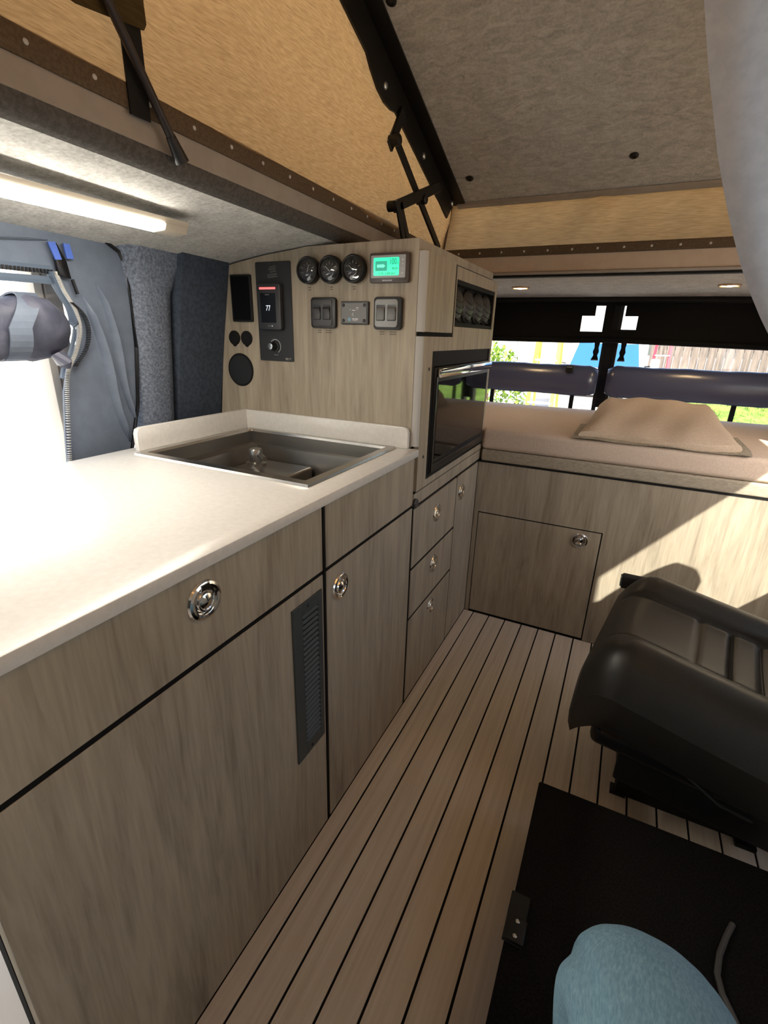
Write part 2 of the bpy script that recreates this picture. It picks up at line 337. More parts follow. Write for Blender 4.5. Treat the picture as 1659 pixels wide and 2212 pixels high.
# aluminium channel under header
MB().prism([(OY1-0.004,1.432),(OY1-0.010,1.428),(OY1-0.010,1.420),(OY1+0.010,1.416),(OY1+0.030,1.424),(OY1+0.030,1.432)], 'x', -0.05, OX1).build('channel', 'taupe_paint', tr2, smooth=True)
MB().box(-0.05,OX1,OY1-0.011,OY1+0.02,1.4115,1.4165).build('channel_gap', 'black_matte', tr2)
rc = MB()
def rcz(u): return 1.414 - 0.012*u + 0.012*math.sin(u*math.pi)
rc.grid(lambda u, v: (-0.74+(RX+0.74)*v, OY1+0.02+(2.9-OY1-0.02)*u, rcz(u)), 14, 20); rc.grid(lambda u, v: (-0.74+(RX+0.74)*v, OY1+0.02+(2.9-OY1-0.02)*u, 1.47), 1, 1)
struct(rc.build('ceiling.001', 'felt_grey', smooth=True), 'pale grey felt ceiling above the bed')
rs = MB(); rs.box(OX1, RX+0.05, FL, 2.9, 1.42, 1.46); rs.box(-0.8, RX+0.05, FL, OY0, 1.44, 1.50); struct(rs.build('ceiling.002', 'felt_grey'), 'felt soffit along the right roof edge')
MB().box(OX1, OX1+0.006, OY0, OY1, 1.44, 1.53).build('coaming', 'taupe_paint', tr2)
# pop-top roof
SL = 0.365
def rz(y): return 1.665 + SL*(2.01-y)
rp = MB().prism([(OY0-0.02,rz(OY0-0.02)),(2.03,rz(2.03)),(2.03,rz(2.03)+0.05),(OY0-0.02,rz(OY0-0.02)+0.05)], 'x', -0.215, 0.975).build('ceiling.003', 'roof_felt'); struct(rp, 'grey felt liner of the raised pop-top roof')
roofn = Vector((0,-SL,-1)).normalized()
for c in ((-0.11,1.877),(0.401,1.858),(-0.141,1.299),(0.401,1.30),(0.85,1.87)):
    MB().lathe([(0.013,0),(0.013,0.003),(0.010,0.0055),(0.006,0.006),(0.005,0.003),(0,0.003)], (c[0],c[1],rz(c[1])), roofn, 16).build('roof_button', 'black_plastic', rp, smooth=True)
# pale strip where roof meets rear canvas
MB().prism([(1.992,rz(1.992)-0.002),(2.006,rz(2.006)-0.004),(2.006,rz(2.006)-0.014),(1.992,rz(1.992)-0.012)], 'x', -0.19, 0.965).build('edge_strip', 'taupe_paint', rp)
# canvas walls
def cloth(name, p00, p10, p01, p11, nrm, amp, nu, nv, seed, label):
    rnd = random.Random(seed); ph = [(rnd.uniform(0,6.28), rnd.uniform(3,22), rnd.uniform(-4,4), rnd.uniform(0.3,1)) for _ in range(7)]
    p00, p10, p01, p11, nrm = map(V3, (p00,p10,p01,p11,nrm))
    def fn(u, v):
        p = (p00*(1-u)+p10*u)*(1-v) + (p01*(1-u)+p11*u)*v
        d = sum(a*math.sin(q + fr*u*3.0 + sh*v) for q, fr, sh, a in ph)
        return p + nrm*(amp*d*math.sin(math.pi*min(1,max(0,v)))**0.6)
    o = MB().grid(fn, nu, nv).build(name, 'canvas', smooth=True, ang=180); struct(o, label); return o
cloth('wall_canvas_left', (-0.237,OY0,1.51+zs(OY0)),(-0.237,OY1+0.03,1.49),(-0.212,OY0,rz(OY0)),(-0.212,2.03,rz(2.02)+0.01), (1,0,0), 0.0085, 120, 16, 3, 'tan canvas side of the pop-top above the left roof edge')
cloth('wall_canvas_rear', (OX0-0.03,OY1-0.0015,1.495),(OX1+0.02,OY1-0.0015,1.495),(-0.235,2.015,rz(2.01)+0.01),(0.985,2.015,rz(2.01)+0.01), (0,-1,0), 0.0055, 60, 10, 9, 'tan canvas strip of the pop-top above the rear header')
cloth('wall_canvas_right', (OX1,OY0-0.03,1.5),(OX1,OY1+0.02,1.5),(0.97,OY0-0.03,rz(OY0)+0.04),(0.97,2.03,rz(2.03)+0.02), (-1,0,0), 0.006, 60, 10, 5, 'tan canvas side of the pop-top above the right roof edge')
cf = cloth('wall_front_opaque', (OX0-0.03,OY0+0.01,1.47),(OX1+0.03,OY0+0.01,1.47),(-0.24,OY0+0.01,rz(OY0)+0.02),(1.0,OY0+0.01,rz(OY0)+0.02), (0,1,0), 0.006, 30, 12, 6, 'unseen front of the pop-top made opaque grey to block sun glow'); cf.data.materials[0] = MAT['roof_felt']  # canvas swapped for opaque felt here to keep warm sun glow out
# seam at canvas corner
struct(MB().tube([(-0.233,1.994,1.515),(-0.21,1.996,1.665)], 0.004, 8).build('trim_3', 'brown_band'))

# =================================================================== CABINETS
LR = 0.032
lt = MB().lathe([(LR,0),(LR,0.003),(LR-0.002,0.006),(LR-0.006,0.0075),(LR-0.010,0.0065),(LR-0.012,0.003),(LR-0.0125,0.0015),(LR-0.0135,0.004),(LR-0.016,0.0075),(LR-0.018,0.008),(LR-0.020,0.0068),(LR-0.026,0.0092),(0,0.0104)], (0,0,0), (1,0,0), 36)
lt.prism([(-0.007,LR-0.004),(0.007,LR-0.004),(0.009,LR-0.013),(-0.009,LR-0.013)], 'x', 0.003, 0.0088)
latch0 = lt.build('latch', 'chrome', smooth=True, ang=30)
_used = [False]
def latch(parent, y, z, x=0.0, rot=0.0, yy=None):
    if not _used[0]:
        _used[0] = True; l = latch0; l.parent = parent; l.location = V3((x,y,z)) - ORI[parent]; l.rotation_euler = (0,0,rot)
    else: l = dup(latch0, parent, (x,y,z), (0,0,rot))
    l['label'] = 'round chrome push latch'
    return l
T = 0.018; G = 0.0045
def front(name, parent, y0, y1, z0, z1, x=0.0):
    return MB().box(x-T, x, y0+G, y1-G, z0+G, z1-G).build(name, 'wood', parent, bevel=0.0012, seg=1)
def gap_shades(parent, ys, zs_, y0, y1, z0, z1, rows=None):  # black strips filling the gaps between fronts, standing in for their shadow
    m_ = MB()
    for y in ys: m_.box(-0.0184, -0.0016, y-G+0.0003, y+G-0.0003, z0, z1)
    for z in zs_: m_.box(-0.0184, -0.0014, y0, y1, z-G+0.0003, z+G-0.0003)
    o = m_.build('gap_shade', 'gap_black', parent); o['kind'] = 'stuff'; return o
# near base cabinet
c1 = thing('base_cabinet', 'taupe wood base cabinet with a louvred vent in its door, under the worktop', 'cabinet', (-0.3,0.5,0.0))
b = MB(); b.prism([(-0.0185,0.122),(-0.0185,0.762),(-0.035,0.762),(-0.035,0.122)], 'z', 0.0, 0.876)
b.box(-0.64,-0.035,0.747,0.762,0,0.876); b.prism([(-0.035,0.124),(-0.035,0.142),(-0.64,0.422),(-0.64,0.404)], 'z', 0, 0.876); b.box(-0.64,-0.625,0.42,0.747,0,0.876)
b.build('body', 'gap_black', c1)
dr = front('drawer', c1, 0.118, 0.7635, 0.727, 0.879); latch(dr, 0.442, 0.826)
do = front('door', c1, 0.118, 0.7635, 0.0, 0.727)
g = MB(); Y0, Y1, Z0, Z1 = 0.645, 0.749, 0.305, 0.694
a0, a1, q0, q1 = 0.678, 0.732, 0.335, 0.668
g.box(0,0.004,Y0,a0,Z0,Z1); g.box(0,0.004,a1,Y1,Z0,Z1); g.box(0,0.004,a0,a1,Z0,q0); g.box(0,0.004,a0,a1,q1,Z1)
gr = g.build('vent_grille', 'grille_paint', do, bevel=0.0008, seg=1)
MB().box(0,0.0008,a0,a1,q0,q1).build('grille_back', 'grille_dark', gr)
nsl = 26
for k in range(nsl):
    z = q0 + (q1-q0)*(k+0.5)/nsl
    MB().prism([(0.0006,z+0.0015),(0.0046,z-0.0032),(0.0046,z-0.0008),(0.0006,z+0.0035)], 'y', a0, a1).build('slat', 'grille_paint', gr)
for z in (Z1-0.012, Z0+0.012): MB().lathe([(0.004,0.004),(0.004,0.005),(0.002,0.006),(0,0.006)], (0,(Y0+Y1)/2,z), (1,0,0), 12).build('screw', 'black_plastic', gr)
gap_shades(c1, (), (0.727,), 0.1225, 0.759, 0.0, 0.874)
# cream door step beside the cabinet end
stp = struct(MB().prism([(-0.0005,-0.45),(-0.0005,0.119),(-0.035,0.119),(-0.63,0.398),(-0.70,0.60),(-0.70,-0.45)], 'z', -0.003, 0.004).build('trim_4', 'cream_frame'), 'cream door step beside the end of the base cabinet')
for k in range(4): MB().box(-0.16-0.11*k,-0.145-0.11*k,-0.44,0.10,0.004,0.008).build('tread_strip', 'black_plastic', stp)
# sink base cabinet
c2 = thing('base_cabinet', 'taupe wood base cabinet with a plain door, below the sink', 'cabinet', (-0.3,1.0,0.0))
b = MB(); b.box(-0.64,-0.0185,0.765,0.780,0,0.876); b.box(-0.64,-0.0185,1.221,1.236,0,0.876); b.box(-0.64,-0.625,0.78,1.221,0,0.876); b.box(-0.625,-0.0185,0.78,1.221,0.0,0.02); b.box(-0.030,-0.0185,0.78,1.221,0.02,0.876)
b.build('body', 'gap_black', c2)
front('drawer_front', c2, 0.768, 1.240, 0.727, 0.879); do = front('door', c2, 0.768, 1.240, 0.0, 0.727); latch(do, 0.824, 0.664)
gap_shades(c2, (0.768,), (0.727,), 0.7735, 1.2355, 0.0, 0.874)
# worktop
ct = thing('worktop', 'white speckled worktop with low upstands round the sink corner', 'worktop', (-0.3,0.7,0.879))
o_ = [(0.012,0.10),(0.012,YP-0.001),(-0.645,YP-0.001),(-0.645,0.385)]; i_ = [(-0.062,0.797),(-0.062,1.197),(-0.557,1.197),(-0.557,0.797)]
s_ = MB(); Z0, Z1 = 0.879, 0.900
vs_ = [(x,y,z) for z in (Z0,Z1) for x, y in o_+i_]; fs_ = []
for k in range(4):
    n = (k+1) % 4
    fs_ += [(k,4+k,4+n,n), (8+k,8+n,12+n,12+k), (k,n,8+n,8+k), (4+k,12+k,12+n,4+n)]
s_.add(vs_, fs_).build('slab', 'quartz', ct, bevel=0.003, seg=2)
up = [(-0.594,0.9),(-0.594,0.96)]
MB().prism([(-0.61,0.9)] + [(-0.018,0.9),(-0.018,0.945),(-0.022,0.956),(-0.033,0.960)] + [(-0.61,0.960)], 'y', YP-0.016, YP-0.0012).build('upstand', 'quartz', ct, bevel=0.002)
MB().prism([(0.815,0.9),(0.815,0.945),(0.819,0.956),(0.830,0.960),(YP-0.0165,0.960),(YP-0.0165,0.9)], 'x', -0.610, -0.594).build('upstand', 'quartz', ct, bevel=0.002)
# sink
sk = thing('sink', 'square stainless steel sink let into the white worktop', 'sink', (-0.31,1.0,0.9))
def ringbox(mb, A, B, z0, z1):
    (x0,x1,y0,y1), (a0,a1,b0,b1) = A, B
    mb.add([(x0,y0,z0),(x1,y0,z0),(x1,y1,z0),(x0,y1,z0),(a0,b0,z1),(a1,b0,z1),(a1,b1,z1),(a0,b1,z1)], [(k,(k+1)%4,4+(k+1)%4,4+k) for k in range(4)]); return mb
A0 = (-0.573,-0.048,0.782,1.212); A1 = (-0.571,-0.050,0.784,1.210); A2 = (-0.551,-0.070,0.804,1.190); A3 = (-0.549,-0.072,0.806,1.188)
rm = MB(); ringbox(rm,A0,A1,0.9005,0.9055); ringbox(rm,A1,A2,0.9055,0.9065); ringbox(rm,A2,A3,0.9065,0.9)
rm.build('rim', 'steel_rim', sk, recalc=False)
bs = MB(); A4 = (-0.549,-0.072,0.806,1.188); A5 = (-0.520,-0.080,0.814,1.180)
ringbox(bs,A3,(-0.548,-0.073,0.807,1.187),0.9,0.865); ringbox(bs,(-0.548,-0.073,0.807,1.187),(-0.522,-0.078,0.812,1.182),0.865,0.860)
ringbox(bs,(-0.522,-0.078,0.812,1.182),(-0.505,-0.092,0.828,1.168),0.860,0.745)
bs.add([(-0.505,0.828,0.745),(-0.092,0.828,0.745),(-0.092,1.168,0.745),(-0.505,1.168,0.745)], [(0,1,2,3)])
bs.build('basin', 'steel', sk, recalc=False)
MB().box(-0.500,-0.30,1.03,1.165,0.746,0.822).build('burner_base', 'steel', sk, bevel=0.008, seg=3)
MB().lathe([(0.030,0),(0.030,0.008),(0.020,0.012),(0.020,0.045),(0.017,0.050),(0,0.050)], (-0.455,1.095,0.822), (0,0,1), 24).build('tap_knob', 'steel', sk, smooth=True)
MB().lathe([(0.038,0),(0.038,0.003),(0.028,0.004),(0.026,0.001),(0,0.001)], (-0.18,0.93,0.746), (0,0,1), 24).build('drain', 'steel_rim', sk, smooth=True)
MB().tube([(-0.455,1.095,0.855),(-0.43,1.085,0.857),(-0.40,1.07,0.852)], 0.007, 10).build('tap_lever', 'steel', sk, smooth=True)
# drawer cabinet below tower
c3 = thing('drawer_cabinet', 'taupe wood cabinet of three drawers with chrome latches below the microwave', 'cabinet', (-0.3,1.45,0.0))
b = MB(); b.box(-0.60,-0.0185,1.2405,1.255,0,0.715); b.box(-0.60,-0.0185,1.647,1.6615,0,0.715); b.box(-0.6,-0.585,1.255,1.647,0,0.715); b.box(-0.03,-0.0185,1.255,1.647,0,0.715)
b.build('body', 'gap_black', c3)
for z0, z1, zl in ((0.513,0.716,0.641),(0.332,0.513,0.451),(0.0,0.332,0.281)):
    d = front('drawer', c3, 1.2455, 1.662, z0, z1); latch(d, 1.449, zl)
gap_shades(c3, (1.2455,), (0.513,0.332), 1.252, 1.657, 0.0, 0.712)
c4 = thing('narrow_cabinet', 'narrow taupe wood cabinet with one chrome latch beside the bed base', 'cabinet', (-0.3,1.8,0.0))
b = MB(); b.box(-0.60,-0.0185,1.6625,1.676,0,0.715); b.box(-0.6,-0.0185,1.925,1.9385,0,0.715); b.box(-0.03,-0.0185,1.676,1.925,0,0.715); b.build('body', 'gap_black', c4)
d = front('door', c4, 1.662, YB, 0.0, 0.716); latch(d, 1.716, 0.641)
MB().box(-0.0184,-0.0012,1.6595,1.6645,0.0,0.712).build('gap_shade', 'gap_black', c4)  # black strip painting the shadow in the door gap
# tower
tw = thing('tower_cabinet', 'tall taupe wood appliance cabinet holding gauges, vent and microwave', 'cabinet', (-0.3,1.6,0.717))
MB().prism([(-0.718,0.9012),(-0.714,0.946),(-0.677,1.188),(-0.651,1.3),(-0.633,1.384),(-0.612,1.388),(-0.50,1.405),(-0.392,1.416),(-0.355,1.421),(-0.016,1.4255),(-0.016,0.9012)], 'y', YP, YP+0.018).build('control_panel', 'wood', tw)
b = MB(); b.box(-0.60,-0.016,YP+0.0185,1.955,1.4015,1.4245); b.build('top_board', 'wood', tw, bevel=0.001, seg=1)
b = MB(); b.box(-0.60,-0.0125,1.937,1.955,0.718,1.40); b.build('side_board', 'wood', tw)
MB().box(-0.60,-0.0125,YP+0.0185,1.936,0.718,0.724).build('floor_board', 'carcass', tw)
MB().box(-0.6,-0.0125,YP+0.0185,1.936,1.196,1.206).build('shelf', 'gap_black', tw)
MB().box(-0.6,-0.014,1.4765,1.486,1.206,1.4).build('divider', 'gap_black', tw)
b = MB(); X0, X1 = -0.0122, 0.003
b.box(X0,X1,1.252,1.322,0.768,1.198); b.box(X0,X1,1.935,1.957,0.768,1.392); b.box(X0,X1,1.322,1.935,0.768,0.79); b.box(X0,X1,1.322,1.4825,1.16,1.198); b.box(X0,X1,1.4825,1.935,1.16,1.228)
b.box(X0,X1,1.4825,1.490,1.228,1.392); b.box(X0,X1,1.490,1.935,1.358,1.392)
b.build('face_panel', 'wood', tw)
MB().prism([(-0.0155,1.2385),(-0.002,1.2395),(0.002,1.243),(0.003,1.252),(-0.0155,1.252)], 'z', 0.905, 1.198).build('edge_strip', 'edge_silver', tw, smooth=True, ang=50)
ud = MB().box(-0.0122,0.004,1.2525,1.4720,1.209,1.400).build('upper_door', 'wood', tw, bevel=0.002, seg=2)
MB().prism([(-0.0155,1.2385),(-0.002,1.2395),(0.002,1.243),(0.004,1.2525),(-0.0155,1.2525)], 'z', 1.209, 1.398).build('edge_strip', 'edge_silver', ud, smooth=True, ang=50)
db = MB(); db.box(-0.0118,0.0022,1.4722,1.4823,1.1985,1.392); db.box(-0.0118,0.0022,1.243,1.4722,1.1985,1.2085); db.box(-0.0118,0.0,1.2425,1.956,0.7635,0.7682); db.box(-0.0118,-0.0005,1.2425,1.956,0.7165,0.7232)  # black strips in the door and rail gaps, shadow put in as colour
db = db.build('gap_shade', 'gap_black', tw); db['kind'] = 'stuff'
MB().box(-0.0122,0.001,1.242,1.957,0.7235,0.763).build('lower_rail', 'wood', tw, bevel=0.001, seg=1)
for y, z in ((1.300,1.113),(1.946,1.093),(1.292,0.866),(1.946,0.80)): MB().lathe([(0.005,0),(0.005,0.001),(0.003,0.002),(0,0.002)], (0.003,y,z), (1,0,0), 12).build('screw', 'black_plastic', tw)
MB().lathe([(0.014,0),(0.014,0.006),(0.011,0.009),(0,0.009)], (0.0012,1.2475,0.7355), (1,0,0), 16).build('bumper_stop', 'dark_grey_plastic', tw, smooth=True)
# vent unit
vt = thing('heater_vent', 'black vent unit with four round louvred outlets in the tower cabinet', 'vent', (0,1.71,1.23))
b = MB(); b.box(-0.03,-0.024,1.4905,1.9345,1.2285,1.3575); b.box(-0.024,0.0,1.4905,1.9345,1.2285,1.240); b.box(-0.024,0.0,1.4905,1.9345,1.346,1.3575); b.box(-0.024,0.0,1.4905,1.497,1.24,1.346); b.box(-0.024,0.0,1.928,1.9345,1.24,1.346)
b.build('housing', 'black_matte', vt)
for yc in (1.552,1.667,1.782,1.882):
    rl = 0.051; C0 = (-0.022,yc,1.293)
    ob = MB().lathe([(rl,-0.002),(rl,0.004),(rl*0.9,0.011),(rl*0.7,0.0165),(rl*0.4,0.0205),(0,0.022)], C0, (1,0,0), 28).build('outlet', 'vent_grey', vt, smooth=True)
    for k in range(4):
        dz = -0.034 + 0.017*k; hw = math.sqrt(rl*rl-dz*dz)*0.80; n = 10; rg = []
        for i in range(n+1):
            yy = -hw + 2*hw*i/n; q = min(1,(yy*yy+dz*dz)/(rl*rl)); xx = C0[0] + 0.022*math.sqrt(max(0,1-q))
            zz = 1.293+dz - 0.010*(1-(yy/hw)**2)
            rg.append([(xx-0.004,yc+yy,zz+0.004),(xx+0.003,yc+yy,zz),(xx+0.003,yc+yy,zz-0.002),(xx-0.004,yc+yy,zz-0.002)])
        MB().rings(rg).build('louvre', 'vent_grey', ob)
# microwave
mw = thing('microwave', 'built-in microwave with black glass door and polished bar handle', 'microwave', (-0.2,1.63,0.79))
b = MB(); b.box(-0.40,-0.013,1.34,1.92,0.795,1.15); b.build('body', 'black_matte', mw)
b = MB(); b.box(-0.012,0.004,1.3225,1.336,0.7905,1.1595); b.box(-0.012,0.004,1.916,1.9345,0.7905,1.1595); b.box(-0.012,0.004,1.336,1.916,0.7905,0.800); b.box(-0.012,0.002,1.336,1.916,1.118,1.1595)
b.build('trim_frame', 'black_matte', mw)
dd = MB().box(-0.012,0.010,1.338,1.914,0.802,1.116).build('door', 'black_plastic', mw, bevel=0.003)
MB().box(0.0095,0.0115,1.362,1.895,0.845,1.075).build('window', 'black_glass', dd)
b = MB(); b.box(0.009,0.014,1.340,1.352,0.806,1.09); b.box(0.009,0.014,1.352,1.912,0.806,0.832); b.build('door_edge', simple('smoke_steel', sr(70,70,72), 0.25, 0.8), dd, bevel=0.002)
b = MB(); b.box(0.012,0.024,1.345,1.908,1.088,1.113); b.build('handle', 'chrome', dd, bevel=0.002, seg=2)
for y in (1.36,1.87): MB().box(0.009,0.014,y,y+0.02,1.092,1.108).build('handle_mount', 'black_plastic', dd)

# =================================================================== CONTROLS ON THE PANEL (facing -y)
def py(o): return YP - o
# dark display
t_ = thing('display_panel', 'blank black rectangular display beside the slate wall', 'display', (-0.59,YP,1.226))
MB().prism(rrect(-0.5895,1.291,0.078,0.131,0.004), 'y', py(0.008), py(0.0)).build('housing', 'black_plastic', t_, bevel=0.001, seg=1)
MB().prism(rrect(-0.5895,1.291,0.066,0.120,0.002), 'y', py(0.0090), py(0.008)).build('glass', 'black_glass', t_)
# thermostat panel
t_ = thing('thermostat_panel', 'tall black plate with a thermostat reading 77 and a round knob', 'thermostat', (-0.469,YP,1.115))
MB().prism(rrect(-0.4695,1.2515,0.127,0.272,0.004), 'y', py(0.003), py(0)).build('plate', simple('plate_black', sr(40,42,45), 0.5), t_, bevel=0.0008, seg=1)
th = MB().prism(rrect(-0.475,1.267,0.081,0.125,0.006), 'y', py(0.020), py(0.003)).build('thermostat', simple('thermo_grey', sr(52,54,58), 0.4), t_, bevel=0.002)
MB().prism(rrect(-0.478,1.264,0.054,0.080,0.001), 'y', py(0.0206), py(0.0200)).build('screen', 'display_black', th)
MB().prism(rrect(-0.478,1.3165,0.058,0.0055,0.002), 'y', py(0.0215), py(0.0200)).build('indicator', 'red_light', th)
text('77', 0.021, (-0.478,py(0.0208),1.263), 'screen_white', th, sx=0.8)
MB().box(-0.487,-0.473,py(0.0209),py(0.0206),1.2985,1.3005).build('status_mark', 'grey_print', th)
MB().box(-0.482,-0.470,py(0.0202),py(0.0199),1.2142,1.2158).build('brand_mark', 'grey_print', th)
MB().lathe([(0.0015,0),(0.0015,0.0005),(0,0.0006)], (-0.4665,py(0.02),1.215), (0,-1,0), 12).build('lamp', 'screen_white', th)
kn = MB().lathe([(0.0155,0),(0.0155,0.004),(0.0115,0.005),(0.0105,0.024),(0.0095,0.026),(0,0.026)], (-0.472,py(0.003),1.158), (0,-1,0), 24).build('knob', 'black_plastic', t_, smooth=True)
MB().lathe([(0.0090,0.026),(0.0090,0.0265),(0.0075,0.0272),(0,0.0268)], (-0.472,py(0.003),1.158), (0,-1,0), 24).build('knob_cap', 'aluminium', kn, smooth=True)
MB().rings([[(-0.472+r*math.cos(a),py(q),1.158+r*math.sin(a)) for r, q in ((0.018,0.003),(0.021,0.003),(0.021,0.0034),(0.018,0.0034))] for a in [math.radians(140-200*k/24) for k in range(25)]]).build('dial_scale', 'light_grey_plastic', t_)
MB().box(-0.478,-0.462,py(0.0034),py(0.003),1.1325,1.1345).build('knob_caption', 'grey_print', t_)
MB().prism([(-0.4365,1.126),(-0.426,1.126),(-0.424,1.120),(-0.4355,1.120)], 'y', py(0.0034), py(0.003)).build('corner_mark', 'grey_print', t_)
MB().prism([(-0.4225,1.126),(-0.415,1.126),(-0.4195,1.120)], 'y', py(0.0034), py(0.003)).build('corner_mark', 'grey_print', t_)
lg = MB()
for k, (dx, dz, w_) in enumerate(((0,0,0.024),(-0.001,-0.006,0.026),(0.002,-0.012,0.022),(-0.002,-0.020,0.034),(-0.001,-0.026,0.034))):
    lg.prism([(-0.470+dx-w_/2,1.3755+dz-0.001),(-0.470+dx+w_/2,1.3755+dz+0.002),(-0.470+dx+w_/2,1.3755+dz-0.002),(-0.470+dx-w_/2,1.3755+dz-0.005)], 'y', py(0.0034), py(0.003))
lg.build('script_logo', simple('logo_grey', sr(86,88,84), 0.6), t_)
# socket caps
for x in (-0.632,-0.583):
    s_ = thing('power_socket', 'small black capped power socket above the speaker, ' + ('next to the slate wall' if x < -0.6 else 'next to the thermostat plate'), 'socket', (x,YP,1.178), 'pair of capped power sockets')
    MB().lathe([(0.0215,0),(0.0215,0.004),(0.019,0.007),(0,0.0075)], (x,YP,1.178), (0,-1,0), 24).build('cap', 'black_matte', s_, smooth=True)
    MB().prism([(x-0.009,1.192),(x+0.009,1.192),(x+0.007,1.1985),(x-0.007,1.1985)], 'y', py(0.006), YP).build('hinge_tab', 'black_matte', s_)
    MB().prism([(x-0.010,1.163),(x+0.010,1.163),(x+0.003,1.153),(x-0.003,1.153)], 'y', py(0.005), YP).build('pull_tab', 'black_matte', s_)
sk_ = thing('speaker', 'round black speaker cover low on the control panel', 'speaker', (-0.616,YP,1.082))
MB().lathe([(0.0505,0),(0.0505,0.003),(0.049,0.005),(0.046,0.005),(0.045,0.004)], (-0.616,YP,1.082), (0,-1,0), 40).build('ring', 'black_matte', sk_, smooth=True)
MB().lathe([(0.045,0.001),(0.045,0.004),(0.03,0.0055),(0,0.006)], (-0.616,YP,1.082), (0,-1,0), 40).build('mesh_cover', simple('speaker_mesh', sr(24,27,33), 0.75, bump=0.5, bscale=900), sk_, smooth=True)
# gauges
def gauge(x, ndl, label):
    z = 1.3605; D = 0.021; r = 0.0348
    g_ = thing('dial_gauge', label, 'gauge', (x,YP,z))
    MB().lathe([(r,0),(r,D-0.004),(r-0.0015,D-0.001),(r-0.004,D),(r-0.006,D-0.001),(r-0.007,D-0.006)], (x,YP,z), (0,-1,0), 40).build('bezel', 'black_plastic', g_, smooth=True)
    MB().lathe([(r-0.006,0.001),(r-0.006,D-0.006),(0,D-0.006)], (x,YP,z), (0,-1,0), 32).build('dial', simple('dial_face', sr(92,94,94), 0.5) if 'dial_face' not in MAT else 'dial_face', g_)
    yy = py(D-0.0058)
    for k in range(5):
        a = math.radians(150 - 30*k); c, s = math.cos(a), math.sin(a); r0, r1 = 0.017, 0.0235 if k % 2 == 0 else 0.021
        zc = z - 0.004
        MB().bar((x+c*r0,yy,zc+s*r0), (x+c*r1,yy,zc+s*r1), 0.0004, 0.0021 if k % 2 == 0 else 0.0015, up=(0,1,0)).build('tick', 'white_print', g_)
    a = math.radians(ndl); c, s = math.cos(a), math.sin(a); zc = z-0.004
    MB().bar((x-c*0.001,yy-0.001,zc-s*0.001), (x+c*0.018,yy-0.001,zc+s*0.018), 0.0006, 0.0025, up=(0,1,0)).build('needle', 'white_print', g_)
    MB().bar((x-0.020,yy,z-0.006), (x-0.012,yy,z-0.006), 0.0004, 0.0015, up=(0,1,0)).build('zero_mark', 'white_print', g_)
    MB().bar((x-0.003,yy,z-0.019), (x+0.003,yy,z-0.019), 0.0004, 0.002, up=(0,1,0)).build('unit_mark', 'grey_print', g_)
    MB().lathe([(r-0.007,D-0.003),(r-0.012,D-0.001),(r-0.020,D+0.0008),(0,D+0.0015)], (x,YP,z), (0,-1,0), 28).build('lens', 'gauge_glass', g_, smooth=True)
    for k, w_ in ((0,0.010),(1,0.008)): MB().box(x-0.004-w_/2,x-0.004+w_/2,py(0.0004),YP,1.3175-0.006*k,1.3195-0.006*k).build('caption', 'dark_print', g_)
gauge(-0.3405, 72, 'round black dial gauge with its needle near the middle')
gauge(-0.2685, 138, 'round black dial gauge with its needle low, between two other gauges')
gauge(-0.1960, 136, 'round black dial gauge with its needle low, beside the green screen')
# battery monitor
t_ = thing('battery_monitor', 'grey battery monitor with a lit green screen reading 100', 'monitor', (-0.093,YP,1.325))
MB().prism(rrect(-0.0930,1.360,0.111,0.0695,0.005), 'y', py(0.012), YP).build('housing', simple('housing_brown', sr(74,66,64), 0.4), t_, bevel=0.0015)
MB().prism(rrect(-0.0945,1.3625,0.098,0.053,0.003), 'y', py(0.0132), py(0.011)).build('faceplate', 'light_grey_plastic', t_, bevel=0.0008, seg=1)
sc_ = MB().prism(rrect(-0.0995,1.3625,0.0725,0.0415,0.003), 'y', py(0.0140), py(0.0130)).build('screen', 'lcd_green', t_)
MB().prism(rrect(-0.1135,1.364,0.033,0.0225,0.0005), 'y', py(0.01425), py(0.0139)).build('battery_icon', simple('lcd_grey', (0.02,0.3,0.2,1), 0.5, emit=(0.02,0.34,0.22,1), es=0.7), sc_)
MB().prism([(-0.1255,1.3605),(-0.1255,1.3675),(-0.109,1.3675),(-0.109,1.369),(-0.1015,1.364),(-0.109,1.359),(-0.109,1.3605)], 'y', py(0.01445), py(0.0142)).build('arrow_icon', 'lcd_pale', sc_)
text('100', 0.0195, (-0.0805,py(0.0142),1.373), 'lcd_ink', sc_, sx=0.72)
text('%', 0.007, (-0.0665,py(0.0142),1.3695), 'lcd_ink', sc_, sx=0.7)
text('99:59', 0.0085, (-0.0755,py(0.0142),1.3568), 'lcd_ink', sc_, sx=0.8)
text('13.7V - 2.00A 26.6', 0.0075, (-0.098,py(0.0142),1.3462), 'lcd_ink', sc_, sx=0.82)
for k, pts in enumerate(([(-0.056,1.3775),(-0.0525,1.380),(-0.0525,1.375)], [(-0.0565,1.3665),(-0.054,1.3695),(-0.0515,1.3665),(-0.054,1.368)], [(-0.0565,1.3585),(-0.054,1.3555),(-0.0515,1.3585),(-0.054,1.357)], [(-0.0565,1.3475),(-0.0515,1.3475),(-0.0515,1.346),(-0.0565,1.346)])):
    MB().prism(pts, 'y', py(0.0136), py(0.0130)).build('button_mark', 'white_print', t_)
bm_ = MB()
for k in range(9): bm_.box(-0.1095+0.0031*k,-0.1078+0.0031*k,py(0.0124),py(0.0118),1.3292,1.3322)
bm_.build('brand_mark', 'display_black', t_)
